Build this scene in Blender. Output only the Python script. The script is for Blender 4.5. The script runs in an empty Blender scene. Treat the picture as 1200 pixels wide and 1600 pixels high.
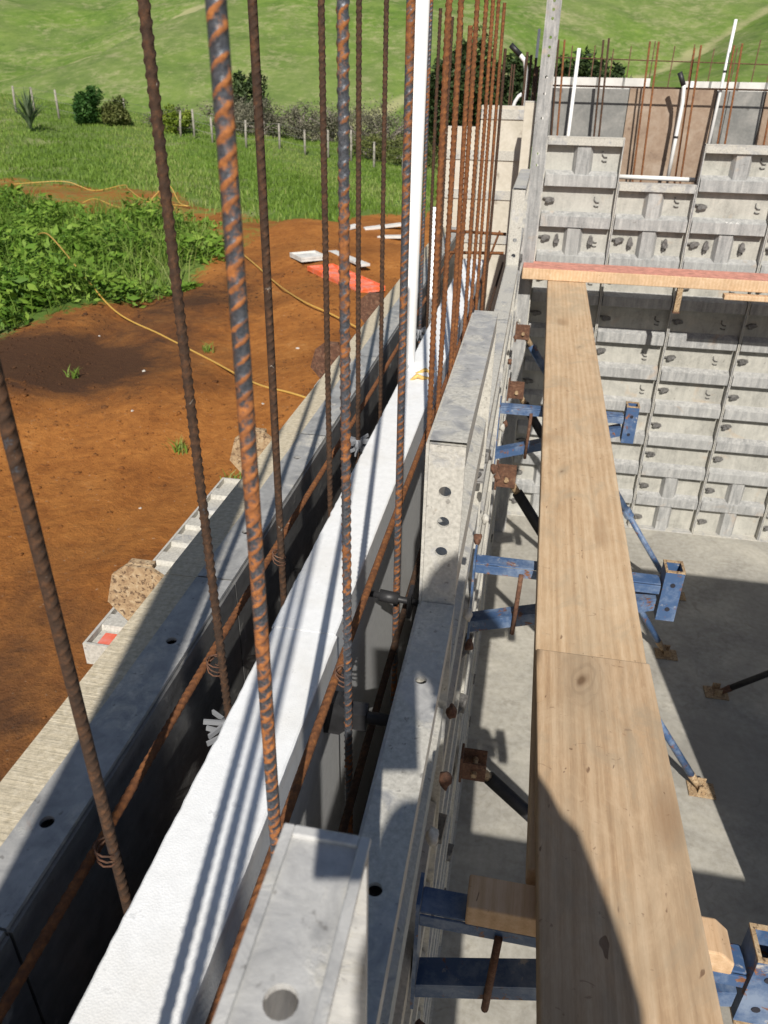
import bpy, bmesh, math, random
import numpy as np
from mathutils import Vector, Matrix
random.seed(7); RNG = np.random.default_rng(11)
H = 2.84                       # camera (lens) height above the slab; geometry below is authored with z measured from lens level
S = bpy.context.scene
COL = S.collection
R = math.radians

# ------------------------------------------------------------------ materials
def nt(name):
    m = bpy.data.materials.new(name); m.use_nodes = True
    t = m.node_tree; t.nodes.clear()
    out = t.nodes.new('ShaderNodeOutputMaterial'); b = t.nodes.new('ShaderNodeBsdfPrincipled')
    t.links.new(b.outputs[0], out.inputs[0])
    return m, t, b
class G:
    """tiny node helper"""
    def __init__(s, t): s.t = t
    def n(s, typ, **kw):
        x = s.t.nodes.new('ShaderNode' + typ)
        for k, v in kw.items(): setattr(x, k, v)
        return x
    def l(s, a, b): s.t.links.new(a, b)
    def coords(s, scale=(1, 1, 1), rand=True, world=False):
        if world:
            o = s.n('NewGeometry').outputs['Position']
        else:
            o = s.n('TexCoord').outputs['Object']
        if rand and not world:
            oi = s.n('ObjectInfo'); mu = s.n('VectorMath', operation='MULTIPLY_ADD')
            cb = s.n('CombineXYZ')
            for i in range(3): s.l(oi.outputs['Random'], cb.inputs[i])
            mu.inputs[1].default_value = (37.0, 53.0, 29.0)
            s.l(cb.outputs[0], mu.inputs[0]); s.l(o, mu.inputs[2]); o = mu.outputs[0]
        mp = s.n('VectorMath', operation='MULTIPLY'); mp.inputs[1].default_value = scale
        s.l(o, mp.inputs[0]); return mp.outputs[0]
    def noise(s, vec, scale, detail=5, rough=.55, dist=0):
        x = s.n('TexNoise'); x.inputs['Scale'].default_value = scale; x.inputs['Detail'].default_value = detail
        x.inputs['Roughness'].default_value = rough; x.inputs['Distortion'].default_value = dist
        s.l(vec, x.inputs['Vector']); return x.outputs[0]
    def ramp(s, fac, stops, interp='LINEAR'):
        x = s.n('ValToRGB'); e = x.color_ramp; e.interpolation = interp
        while len(e.elements) > 1: e.elements.remove(e.elements[-1])
        e.elements[0].position = stops[0][0]; e.elements[0].color = c4(stops[0][1])
        for p, c in stops[1:]:
            k = e.elements.new(p); k.color = c4(c)
        s.l(fac, x.inputs[0]); return x.outputs[0]
    def mix(s, fac, a, b, typ='MIX'):
        x = s.n('Mix', data_type='RGBA', blend_type=typ)
        for i, v in ((0, fac), (6, a), (7, b)):
            if isinstance(v, (int, float)): x.inputs[i].default_value = v
            elif isinstance(v, tuple): x.inputs[i].default_value = c4(v)
            else: s.l(v, x.inputs[i])
        return x.outputs[2]
    def math(s, op, a, b=0.0):
        x = s.n('Math', operation=op)
        for i, v in ((0, a), (1, b)):
            if isinstance(v, (int, float)): x.inputs[i].default_value = v
            else: s.l(v, x.inputs[i])
        return x.outputs[0]
    def bump(s, b, hgt, strength=.3, dist=.01):
        x = s.n('Bump'); x.inputs['Strength'].default_value = strength; x.inputs['Distance'].default_value = dist
        s.l(hgt, x.inputs['Height']); s.l(x.outputs[0], b.inputs['Normal'])
def c4(c):
    if isinstance(c, (int, float)): return (c, c, c, 1)
    return (c[0], c[1], c[2], 1)
M = {}
def mat_alu(name, crust, tint=1.0, metal=.25):
    m, t, b = nt(name); g = G(t)
    v = g.coords(); big = g.noise(v, 5, 6, .6, .4); mid = g.noise(v, 28, 6, .65, .6); fine = g.noise(v, 160, 4, .6)
    sv = g.coords((14, 14, 70)); streak = g.noise(sv, 1.0, 5, .7)
    base = g.ramp(mid, [(.3, (.20*tint, .20*tint, .20*tint)), (.52, (.36*tint, .355*tint, .34*tint)), (.72, (.49*tint, .48*tint, .455*tint))])
    base = g.mix(.35, base, g.ramp(streak, [(.3, .2*tint), (.7, .48*tint)]))
    res = g.ramp(fine, [(.3, (.38, .365, .325)), (.7, (.57, .55, .495))])
    mixv = g.math('ADD', g.math('MULTIPLY', big, .6), g.math('MULTIPLY', mid, .4))
    mk = g.ramp(mixv, [(max(0, .60 - crust*.4), 0), (max(.02, .68 - crust*.4), 1)])
    col = g.mix(mk, base, res)
    spk = g.ramp(g.noise(v, 90, 3, .5), [(.66, 0), (.72, 1)])
    col = g.mix(g.math('MULTIPLY', spk, .5), col, (.1, .09, .08))
    rs = g.ramp(g.noise(v, 9, 5, .7, 1.0), [(.67, 0), (.74, 1)])
    col = g.mix(g.math('MULTIPLY', rs, .35), col, (.30, .15, .07))
    g.l(col, b.inputs['Base Color'])
    b.inputs['Metallic'].default_value = metal
    g.l(g.ramp(mk, [(0, .42), (1, .85)]), b.inputs['Roughness'])
    g.bump(b, g.math('ADD', g.math('MULTIPLY', mid, .5), g.math('ADD', g.math('MULTIPLY', fine, .35), g.math('MULTIPLY', mk, .5))), .35, .004)
    M[name] = m
mat_alu('aluminium', .45, 1.2, .06); mat_alu('crusted_aluminium', .58, 1.4, .04); mat_alu('clean_aluminium', .14, 1.45, .12); mat_alu('outer_aluminium', .2, 1.0, .06)
mat_alu('far_aluminium', .36, 1.2, .05); mat_alu('gap_shade_aluminium', .05, .5, .15)  # last tone darkens the outer face sheets to deepen the gap's shade
def mat_far(name, stops, streaky):
    m, t, b = nt(name); g = G(t); v = g.coords()
    n = g.noise(v, 9, 6, .68, .6); sv = g.noise(g.coords((42, 42, 5)), 1, 5, .7, .3); f = g.noise(v, 110, 4, .65)
    k = g.math('ADD', g.math('MULTIPLY', n, 1 - streaky), g.math('MULTIPLY', sv, streaky))
    k = g.math('ADD', g.math('MULTIPLY', k, .8), g.math('MULTIPLY', f, .2)); col = g.ramp(k, stops)
    oi = g.n('ObjectInfo'); col = g.mix(g.math('MULTIPLY', oi.outputs['Random'], .35), col, (.44, .44, .42))
    st = g.ramp(g.noise(v, 5, 4, .6, 1.0), [(.62, 0), (.74, .5)]); col = g.mix(st, col, (.45, .33, .22))
    dk = g.ramp(g.noise(v, 34, 3, .5, .4), [(.68, 0), (.74, .6)]); col = g.mix(dk, col, (.16, .15, .135))
    g.l(col, b.inputs['Base Color']); b.inputs['Roughness'].default_value = .75; g.bump(b, g.math('ADD', n, f), .35, .004); M[name] = m
mat_far('pane_cement', [(.36, (.23, .225, .20)), (.48, (.37, .36, .32)), (.62, (.50, .485, .43))], .35)
mat_far('rib_aluminium', [(.36, (.17, .175, .175)), (.5, (.31, .31, .305)), (.64, (.49, .485, .465))], .7)
def mat_crust_rail():
    m, t, b = nt('cement_caked_rail'); g = G(t)
    v = g.coords(); lines = g.noise(g.coords((230, 4, 230)), 1, 4, .6); f = g.noise(v, 120, 5, .65); big = g.noise(v, 9, 5, .6)
    col = g.ramp(f, [(.3, (.42, .36, .25)), (.55, (.58, .505, .37)), (.75, (.68, .61, .48))])
    col = g.mix(g.ramp(lines, [(.35, .45), (.6, 0)]), col, (.36, .32, .24))
    col = g.mix(g.ramp(big, [(.62, 0), (.7, .7)]), col, (.36, .37, .38))
    g.l(col, b.inputs['Base Color']); b.inputs['Roughness'].default_value = .85
    g.bump(b, g.math('ADD', lines, f), .45, .004); M['crust_rail'] = m
mat_crust_rail()
def mat_eps():
    m, t, b = nt('white_foam'); g = G(t); v = g.coords()
    vo = g.n('TexVoronoi'); vo.inputs['Scale'].default_value = 420; g.l(v, vo.inputs['Vector'])
    f = g.noise(v, 60, 4, .6); spot = g.ramp(g.noise(v, 60, 3, .6), [(.66, 0), (.69, 1)])
    col = g.mix(g.math('MULTIPLY', spot, .35), g.ramp(f, [(.3, (.75, .76, .765)), (.7, (.84, .85, .855))]), (.45, .46, .47))
    dust = g.ramp(g.noise(v, 4, 5, .6), [(.50, 0), (.70, .40)]); col = g.mix(dust, col, (.60, .57, .50))
    g.l(col, b.inputs['Base Color']); b.inputs['Roughness'].default_value = .75
    g.bump(b, g.math('ADD', vo.outputs['Distance'], g.math('MULTIPLY', f, .6)), .16, .0015); M['foam'] = m
mat_eps()
def mat_rebar(name, rust, ribw=.28, dk=1.0):
    m, t, b = nt(name); g = G(t)
    at = g.n('Attribute', attribute_name='rib'); v = g.coords()
    n1 = g.noise(v, 95, 6, .75); n2 = g.noise(v, 11, 5, .7); n3 = g.noise(v, 400, 3, .6)
    oi = g.n('ObjectInfo')
    scale_c = g.ramp(n3, [(.3, (.045, .05, .06)), (.7, (.12, .13, .15))])
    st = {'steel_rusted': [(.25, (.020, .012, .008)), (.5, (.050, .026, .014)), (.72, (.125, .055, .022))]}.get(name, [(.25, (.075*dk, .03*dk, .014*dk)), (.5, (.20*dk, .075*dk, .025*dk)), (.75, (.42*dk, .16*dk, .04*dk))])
    rust_c = g.ramp(n1, st)
    k = g.math('ADD', g.math('MULTIPLY', n1, .55), g.math('MULTIPLY', n2, .75))
    k = g.math('ADD', k, g.math('MULTIPLY', at.outputs['Fac'], ribw))
    k = g.math('ADD', k, g.math('MULTIPLY', oi.outputs['Random'], .14))
    mk = g.ramp(k, [(.76 - rust, 0), (.84 - rust, 1)])
    col = g.mix(mk, scale_c, rust_c); cs = g.ramp(g.noise(v, 38, 4, .6, .8), [(.70, 0), (.745, .75)]); col = g.mix(cs, col, (.36, .33, .28))
    g.l(col, b.inputs['Base Color']); g.l(g.ramp(mk, [(0, .42), (1, .9)]), b.inputs['Roughness'])
    g.l(g.ramp(mk, [(0, .35), (1, 0)]), b.inputs['Metallic'])
    g.bump(b, g.math('ADD', n3, n1), .35, .0012); M[name] = m
mat_rebar('steel_half_rusted', .065, .12, 1.0); mat_rebar('steel_rusted', .30, .10, .30); mat_rebar('steel_bright_rust', .125, .16, 1.35); mat_rebar('steel_orange_rust', .30, .3, .8)  # third is a brighter, more orange rust for the nearest bar
def mat_rust_plate(name, c0, c1, c2):
    m, t, b = nt(name); g = G(t); v = g.coords()
    n = g.noise(v, 70, 6, .7, .5); s = g.ramp(g.noise(v, 150, 3, .6), [(.56, 0), (.62, 1)])
    col = g.ramp(n, [(.3, c0), (.52, c1), (.72, c2)]); col = g.mix(g.math('MULTIPLY', s, .8), col, (.07, .04, .025))
    g.l(col, b.inputs['Base Color']); b.inputs['Roughness'].default_value = .88; g.bump(b, n, .5, .004); M[name] = m
mat_rust_plate('pitted_rust', (.20, .12, .065), (.40, .28, .16), (.52, .42, .28))
mat_rust_plate('dark_rust', (.05, .025, .016), (.13, .06, .035), (.22, .13, .08))
def mat_paint(name, c, chip=.5, metal=0):
    m, t, b = nt(name); g = G(t); v = g.coords()
    n = g.noise(v, 26, 7, .7, .5); f = g.noise(v, 90, 4, .6); w = g.noise(v, 6, 4, .6)
    sc = g.noise(v, 22, 6, .75, .2); pc = g.mix(g.ramp(g.math('ADD', g.math('MULTIPLY', w, .5), g.math('MULTIPLY', sc, .5)), [(.47, 0), (.60, .75)]), c, (c[0]*.7 + .2, c[1]*.75 + .22, c[2]*.75 + .24))
    rust = g.ramp(f, [(.3, (.10, .04, .02)), (.7, (.30, .13, .06))])
    mk = g.ramp(n, [(.5 + .2*(1 - chip), 0), (.55 + .2*(1 - chip), 1)])
    cem = g.ramp(g.noise(v, 18, 5, .7, .3), [(.64, 0), (.7, .8)])
    col = g.mix(cem, g.mix(mk, pc, rust), (.5, .47, .42))
    g.l(col, b.inputs['Base Color']); b.inputs['Roughness'].default_value = .5
    g.bump(b, g.math('ADD', mk, g.math('MULTIPLY', f, .4)), .3, .002); M[name] = m
mat_paint('blue_paint', (.05, .10, .21), .6); mat_paint('red_paint', (.75, .13, .06), .2); mat_paint('orange_red_paint', (.80, .15, .05), .12)
def mat_wood(name, lo, mid, hi, stain, knots=(), chips=.73):
    m, t, b = nt(name); g = G(t)
    v = g.coords((1, 1, 1)); gv = g.coords((38, 1.3, 38))
    grain = g.noise(gv, 1, 6, .6, .9); fine = g.noise(g.coords((420, 9, 420)), 1, 3, .6)
    wv = g.n('TexWave', wave_type='BANDS', bands_direction='X'); wv.inputs['Scale'].default_value = 16; wv.inputs['Distortion'].default_value = 5
    wv.inputs['Detail'].default_value = 4; wv.inputs['Detail Scale'].default_value = 1.2; wv.inputs['Detail Roughness'].default_value = .65
    g.l(g.coords((1, .05, 1)), wv.inputs['Vector']); pore = g.noise(g.coords((300, 40, 300)), 1, 4, .7, .8); mot = g.noise(g.coords((16, 7, 16)), 1, 6, .7)
    mixv = g.math('ADD', g.math('MULTIPLY', grain, .36), g.math('MULTIPLY', wv.outputs['Fac'], .08))
    mixv = g.math('ADD', mixv, g.math('MULTIPLY', fine, .18)); mixv = g.math('ADD', mixv, g.math('MULTIPLY', pore, .2)); mixv = g.math('ADD', mixv, g.math('MULTIPLY', mot, .26))
    col = g.ramp(mixv, [(.36, lo), (.52, mid), (.66, hi)])
    big = g.noise(g.coords((5, 1.6, 5)), 1, 5, .65)
    col = g.mix(g.ramp(big, [(.5, 0), (.72, .6)]), col, stain)
    scr = g.ramp(g.noise(g.coords((30, 55, 30)), 1, 3, .6, 1.5), [(.67, 0), (.72, .55)])
    col = g.mix(scr, col, (lo[0]*.55, lo[1]*.5, lo[2]*.5))
    chip = g.ramp(g.noise(g.coords((60, 24, 60)), 1, 2, .5, .6), [(chips, 0), (chips + .02, .8)])
    col = g.mix(chip, col, (.14, .075, .04))
    for kx, ky, kr in knots:
        oc = g.n('TexCoord').outputs['Object']; sub = g.n('VectorMath', operation='SUBTRACT'); sub.inputs[1].default_value = (kx, ky, 0); g.l(oc, sub.inputs[0])
        mu = g.n('VectorMath', operation='MULTIPLY'); mu.inputs[1].default_value = (1, .42, 0); g.l(sub.outputs[0], mu.inputs[0])
        wn = g.n('TexNoise'); wn.inputs['Scale'].default_value = 14; g.l(mu.outputs[0], wn.inputs['Vector']); wa = g.n('VectorMath', operation='MULTIPLY_ADD'); wa.inputs[1].default_value = (.05, .05, 0); g.l(wn.outputs['Color'], wa.inputs[0]); g.l(mu.outputs[0], wa.inputs[2])
        w2 = g.n('VectorMath', operation='SUBTRACT'); w2.inputs[1].default_value = (.025, .025, 0); g.l(wa.outputs[0], w2.inputs[0])
        ln = g.n('VectorMath', operation='LENGTH'); g.l(w2.outputs[0], ln.inputs[0]); dd = ln.outputs['Value']
        ring = g.math('SINE', g.math('MULTIPLY', dd, 420.0)); near = g.ramp(dd, [(kr*.6, .45), (kr*3.2, 0)])
        col = g.mix(g.math('MULTIPLY', near, g.ramp(ring, [(.2, 0), (.9, 1)])), col, (lo[0]*.6, lo[1]*.55, lo[2]*.5)); col = g.mix(g.ramp(dd, [(kr*1.5, .5), (kr*4.5, 0)]), col, (stain[0]*.85, stain[1]*.85, stain[2]*.85)); col = g.mix(g.ramp(dd, [(kr*.25, .85), (kr*.9, 0)]), col, (lo[0]*.4, lo[1]*.35, lo[2]*.3))
    sm = g.noise(g.coords((9, 6, 9)), 1, 7, .72, .8); col = g.mix(g.ramp(sm, [(.50, 0), (.66, .6)]), col, stain); col = g.mix(g.ramp(sm, [(.32, .5), (.44, 0)]), col, hi)
    kn = g.ramp(g.noise(g.coords((6, 2.2, 6)), 1, 1, .4), [(.70, 0), (.76, .55)]); col = g.mix(kn, col, (lo[0]*.75, lo[1]*.7, lo[2]*.65))
    g.l(col, b.inputs['Base Color']); b.inputs['Roughness'].default_value = .78
    g.bump(b, g.math('ADD', mixv, g.math('MULTIPLY', scr, -.4)), .3, .003); M[name] = m
mat_wood('pine', (.36, .23, .125), (.52, .36, .215), (.63, .475, .31), (.40, .32, .22), [(.04, .6, .006), (-.05, -.7, .005)])
mat_wood('weathered_pine', (.30, .185, .10), (.47, .32, .19), (.59, .435, .285), (.34, .27, .185), [(-.055, 1.335, .014)], .715)
mat_wood('fresh_pine', (.42, .26, .14), (.58, .39, .23), (.68, .50, .33), (.48, .33, .2))
def mat_simple(name, c, rough=.6, var=.25, scale=40, bump=.2, metal=0.0, world=False):
    m, t, b = nt(name); g = G(t); v = g.coords(world=world)
    n = g.noise(v, scale, 5, .6)
    g.l(g.ramp(n, [(.3, tuple(x*(1 - var) for x in c)), (.7, tuple(min(1, x*(1 + var)) for x in c))]), b.inputs['Base Color'])
    b.inputs['Roughness'].default_value = rough; b.inputs['Metallic'].default_value = metal; g.bump(b, n, bump, .003); M[name] = m
mat_simple('white_pvc', (.78, .78, .77), .4, .05, 12, .05); mat_simple('black_rubber', (.02, .02, .022), .5, .3)
mat_simple('shade_grey_plastic', (.24, .25, .27), .45, .1); mat_simple('black_steel', (.028, .028, .030), .5, .4, 30, .3, .2)  # spacer plastic is greyed to stand for the gap's deep shade
mat_simple('galvanised_pin', (.14, .135, .13), .55, .6, 60, .4, .15); mat_simple('yellow_hose', (.55, .34, .08), .45, .12)
mat_simple('red_pink_paint', (.55, .25, .19), .8, .3, 30); mat_simple('chalk', (.75, .75, .72), .9, .1)
mat_simple('fence_wood', (.30, .275, .235), .9, .25, 8); mat_simple('wire', (.13, .13, .12), .5, .2, 8, .1, .5)
mat_simple('bark', (.10, .075, .055), .95, .35, 9); mat_simple('grey_twig', (.24, .21, .18), .95, .3, 3)
mat_simple('cloth', (.04, .05, .09), .9, .3); mat_simple('skin', (.45, .27, .19), .55, .1); mat_simple('hair', (.03, .02, .015), .7, .3)
mat_simple('hi_vis', (.75, .30, .03), .8, .1); mat_simple('stone', (.5, .47, .42), .9, .3, 25); mat_simple('amber_foam', (.62, .40, .12), .6, .3, 120)
mat_simple('white_board', (.62, .61, .58), .8, .18, 8); mat_simple('ink', (.02, .02, .03), .9, .2)
def mat_ply(name, a, b_, c):
    m, t, b = nt(name); g = G(t); v = g.coords()
    n = g.noise(v, 7, 6, .65, .6); f = g.noise(v, 60, 5, .65); s = g.ramp(g.noise(v, 11, 3, .5), [(.66, 0), (.72, .6)])
    col = g.ramp(n, [(.3, a), (.5, b_), (.68, c)]); col = g.mix(.3, col, g.ramp(f, [(.3, a), (.7, c)])); col = g.mix(s, col, (a[0]*.5, a[1]*.45, a[2]*.45))
    g.l(col, b.inputs['Base Color']); b.inputs['Roughness'].default_value = .8; g.bump(b, f, .25, .003); M[name] = m
mat_ply('brown_ply', (.20, .135, .095), (.30, .215, .15), (.40, .32, .25)); mat_ply('grey_face', (.13, .135, .13), (.21, .21, .20), (.32, .31, .29))
mat_ply('cream_face', (.42, .385, .31), (.53, .49, .41), (.63, .59, .51))
def mat_concrete():
    m, t, b = nt('slab_concrete'); g = G(t); v = g.coords(world=True)
    n = g.noise(v, 2.2, 7, .65, .5); f = g.noise(v, 30, 5, .65); p = g.ramp(g.noise(v, 1.1, 5, .6, .8), [(.5, 0), (.66, .7)])
    col = g.ramp(n, [(.36, (.27, .245, .19)), (.5, (.40, .37, .295)), (.64, (.53, .49, .39))]); col = g.mix(.4, col, g.ramp(f, [(.35, .22), (.65, .44)])); fs = g.ramp(g.noise(v, 9, 5, .7, 1.0), [(.56, 0), (.7, .55)]); col = g.mix(fs, col, (.22, .20, .165))
    col = g.mix(p, col, (.25, .24, .215))
    g.l(col, b.inputs['Base Color']); g.l(g.ramp(p, [(0, .85), (1, .55)]), b.inputs['Roughness']); g.bump(b, f, .25, .004); M['concrete'] = m
mat_concrete()
def mat_ground():
    m, t, b = nt('clay_and_pasture'); g = G(t); v = g.coords(world=True)
    at = g.n('Attribute', attribute_name='grass'); dk = g.n('Attribute', attribute_name='damp')
    n = g.noise(v, 1.3, 8, .68, .3); f = g.noise(v, 14, 7, .72); ff = g.noise(v, 70, 4, .7)
    dirt = g.ramp(g.math('ADD', g.math('MULTIPLY', n, .62), g.math('MULTIPLY', f, .38)), [(.3, (.13, .05, .017)), (.44, (.29, .108, .027)), (.58, (.42, .17, .042)), (.76, (.55, .30, .115))])
    dirt = g.mix(g.ramp(ff, [(.62, 0), (.70, .7)]), dirt, (.07, .032, .016))
    pb = g.ramp(g.noise(v, 38, 2, .5), [(.71, 0), (.735, 1)]); dirt = g.mix(g.math('MULTIPLY', pb, .6), dirt, (.46, .33, .22))
    kk = g.math('ADD', g.math('MULTIPLY', dk.outputs['Fac'], .42), g.math('MULTIPLY', g.noise(v, 1.9, 8, .74, .5), .82))
    dirt = g.mix(g.ramp(kk, [(.47, 0), (.84, .92)]), dirt, (.060, .032, .02))
    h1 = g.noise(v, .035, 6, .6, .4); h2 = g.noise(v, .22, 8, .75); h3 = g.noise(g.coords((.75, .5, 2.2), world=True), 1, 9, .82); h5 = g.noise(g.coords((.09, .05, .25), world=True), 1, 5, .6, .3)
    gr = g.ramp(h2, [(.34, (.065, .125, .02)), (.5, (.112, .19, .03)), (.66, (.175, .25, .052))])
    gr = g.mix(g.ramp(h1, [(.42, 0), (.62, .55)]), gr, (.17, .20, .08))
    tn = g.math('ADD', g.math('MULTIPLY', h3, .75), g.math('MULTIPLY', h5, .4))
    gr = g.mix(g.ramp(tn, [(.575, 0), (.70, .7)]), gr, (.33, .315, .17)); gr = g.mix(g.ramp(tn, [(.42, .55), (.52, 0)]), gr, (.05, .10, .022))
    dra = g.n('Attribute', attribute_name='dry'); gr = g.mix(g.ramp(g.math('MULTIPLY', dra.outputs['Fac'], g.math('ADD', h3, .35)), [(.40, 0), (.78, .75)]), gr, (.36, .34, .18))
    fld = g.ramp(g.noise(v, 1.6, 5, .75), [(.58, 0), (.72, .3)]); gr = g.mix(fld, gr, (.055, .085, .02))
    k = g.math('ADD', at.outputs['Fac'], g.math('MULTIPLY', g.math('SUBTRACT', f, .5), 1.1))
    k = g.math('ADD', k, g.math('MULTIPLY', g.math('SUBTRACT', n, .5), .9))
    col = g.mix(g.ramp(k, [(.42, 0), (.60, 1)]), dirt, gr)
    g.l(col, b.inputs['Base Color']); b.inputs['Roughness'].default_value = .95
    b.inputs['Specular IOR Level'].default_value = .15
    g.bump(b, g.math('ADD', g.math('MULTIPLY', f, 1.0), g.math('MULTIPLY', ff, .3)), .6, .05); M['ground'] = m
mat_ground()
def mat_leaf(name, a, b_, c, transl=.25):
    m, t, b = nt(name); g = G(t); at = g.n('Attribute', attribute_name='tone')
    col = g.ramp(at.outputs['Fac'], [(0, a), (.5, b_), (1, c)])
    g.l(col, b.inputs['Base Color']); b.inputs['Roughness'].default_value = .6; b.inputs['Specular IOR Level'].default_value = .25
    tr = t.nodes.new('ShaderNodeBsdfTranslucent'); g.l(col, tr.inputs[0]); ms = t.nodes.new('ShaderNodeMixShader'); ms.inputs[0].default_value = transl
    out = [x for x in t.nodes if x.type == 'OUTPUT_MATERIAL'][0]
    g.l(b.outputs[0], ms.inputs[1]); g.l(tr.outputs[0], ms.inputs[2]); g.l(ms.outputs[0], out.inputs[0]); M[name] = m
mat_leaf('weed_leaf', (.04, .10, .012), (.13, .245, .028), (.26, .38, .06), .3)
mat_leaf('grass_blade', (.12, .20, .028), (.20, .315, .05), (.32, .36, .12), .35)
mat_leaf('flax_leaf', (.05, .09, .045), (.10, .15, .075), (.2, .24, .14))
mat_leaf('dark_leaf', (.022, .038, .014), (.045, .075, .024), (.085, .12, .045))
mat_leaf('bush_leaf', (.02, .06, .012), (.045, .12, .025), (.09, .18, .04))
mat_leaf('olive_leaf', (.06, .08, .02), (.12, .145, .04), (.2, .21, .07))
mat_leaf('grey_leaf', (.10, .10, .065), (.18, .172, .12), (.27, .25, .185), .2)
mat_leaf('lime_leaf', (.12, .18, .02), (.2, .27, .03), (.32, .36, .06))

# ------------------------------------------------------------------ object helpers
def tag(o, label=None, cat=None, group=None, kind=None):
    for k, v in (('label', label), ('category', cat), ('group', group), ('kind', kind)):
        if v: o[k] = v
    return o
def thing(name, label, cat, base, group=None, rz=0):
    o = bpy.data.objects.new(name, None); COL.objects.link(o); o.empty_display_size = .1
    o.location = (base[0], base[1], base[2] + H); o.rotation_euler = (0, 0, rz)
    return tag(o, label, cat, group)
class MB:
    def __init__(s): s.v = []; s.f = []
    def add(s, vs, fs):
        n = len(s.v); s.v += [tuple(v) for v in vs]; s.f += [tuple(i + n for i in f) for f in fs]; return s
    def box(s, a, b):
        x0, y0, z0 = [min(p, q) for p, q in zip(a, b)]; x1, y1, z1 = [max(p, q) for p, q in zip(a, b)]
        return s.add([(x0,y0,z0),(x1,y0,z0),(x1,y1,z0),(x0,y1,z0),(x0,y0,z1),(x1,y0,z1),(x1,y1,z1),(x0,y1,z1)],
                     [(3,2,1,0),(4,5,6,7),(0,1,5,4),(1,2,6,5),(2,3,7,6),(3,0,4,7)])
    def bar(s, p, q, w, h, up=(0, 0, 1)):
        p, q = Vector(p), Vector(q); d = (q - p).normalized(); u = Vector(up)
        sx = d.cross(u).normalized()*w/2; sz = sx.cross(d).normalized()*h/2
        vs = [p - sx - sz, p + sx - sz, p + sx + sz, p - sx + sz, q - sx - sz, q + sx - sz, q + sx + sz, q - sx + sz]
        return s.add(vs, [(0,1,2,3),(7,6,5,4),(0,4,5,1),(1,5,6,2),(2,6,7,3),(3,7,4,0)])
    def tube(s, pts, r, n=10, cap=True):
        pts = [Vector(p) for p in pts]; rs = r if isinstance(r, (list, tuple)) else [r]*len(pts); vs = []; fs = []; ref = None
        for i, p in enumerate(pts):
            d = (pts[min(i+1, len(pts)-1)] - pts[max(i-1, 0)]).normalized()
            if ref is None:
                ref = d.orthogonal().normalized()
            ref = (ref - ref.dot(d)*d).normalized(); w = d.cross(ref)
            for k in range(n):
                a = 2*math.pi*k/n; vs.append(p + (ref*math.cos(a) + w*math.sin(a))*rs[i])
        for i in range(len(pts)-1):
            for k in range(n): fs.append((i*n+k, i*n+(k+1) % n, (i+1)*n+(k+1) % n, (i+1)*n+k))
        if cap: fs.append(tuple(range(n-1, -1, -1))); fs.append(tuple((len(pts)-1)*n + k for k in range(n)))
        return s.add(vs, fs)
    def prism(s, poly, axis, a, b):
        """polygon in the other two axes extruded along axis from a to b"""
        def P(u, v, w): return {'x': (w, u, v), 'y': (u, w, v), 'z': (u, v, w)}[axis]
        n = len(poly); vs = [P(u, v, a) for u, v in poly] + [P(u, v, b) for u, v in poly]
        fs = [tuple(range(n)), tuple(range(2*n-1, n-1, -1))] + [(i, (i+1) % n, n+(i+1) % n, n+i) for i in range(n)]
        return s.add(vs, fs)
    def holed(s, o, u, v, n, W, D, t, holes, seg=16):
        """plate o + u*[0..W] + v*[0..D], thickness t along -n, with round holes (pu, radius) on its centreline"""
        o, u, v, n = Vector(o), Vector(u), Vector(v), Vector(n); cells = []; c = 0
        hs = sorted(holes)
        for pu, r in hs:
            k = min(r*1.6, D/2*1.2)
            if pu - k > c: cells.append((c, pu - k, None))
            cells.append((max(c, pu - k), pu + k, (pu, r))); c = pu + k
        if c < W: cells.append((c, W, None))
        P = lambda a, b, d: o + u*a + v*b - n*d
        for a, b, hl in cells:
            if hl is None:
                s.add([P(a,0,0),P(b,0,0),P(b,D,0),P(a,D,0),P(a,0,t),P(b,0,t),P(b,D,t),P(a,D,t)],
                      [(0,1,2,3),(7,6,5,4),(0,4,5,1),(2,6,7,3)])
            else:
                pu, r = hl; cu, cv = pu, D/2; outer = []; inner = []
                for k in range(seg):
                    th = 2*math.pi*(k+.5)/seg; cx, sx = math.cos(th), math.sin(th)
                    hu = (b - cu) if cx > 0 else (cu - a); hv = D/2
                    kk = min(hu/abs(cx), hv/abs(sx)); outer.append((cu + cx*kk, cv + sx*kk)); inner.append((cu + cx*r, cv + sx*r))
                # snap nearest outer samples to the corners
                for qu, qv in ((a, 0), (b, 0), (a, D), (b, D)):
                    j = min(range(seg), key=lambda k: (outer[k][0]-qu)**2 + (outer[k][1]-qv)**2); outer[j] = (qu, qv)
                vs = [P(p, q, 0) for p, q in outer] + [P(p, q, 0) for p, q in inner] + [P(p, q, t) for p, q in outer] + [P(p, q, t) for p, q in inner]
                fs = []
                for k in range(seg):
                    j = (k+1) % seg
                    fs += [(k, j, seg+j, seg+k), (seg+k, seg+j, 3*seg+j, 3*seg+k), (2*seg+j, 2*seg+k, 3*seg+k, 3*seg+j), (j, k, 2*seg+k, 2*seg+j)]
                s.add(vs, fs)
        return s
    def mesh(s, name, mat, smooth=False):
        me = bpy.data.meshes.new(name); me.from_pydata(s.v, [], s.f); me.update()
        bm = bmesh.new(); bm.from_mesh(me); bmesh.ops.recalc_face_normals(bm, faces=bm.faces); bm.to_mesh(me); bm.free()
        if mat: me.materials.append(mat)
        if smooth: me.polygons.foreach_set('use_smooth', [True]*len(me.polygons))
        return me
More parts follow.
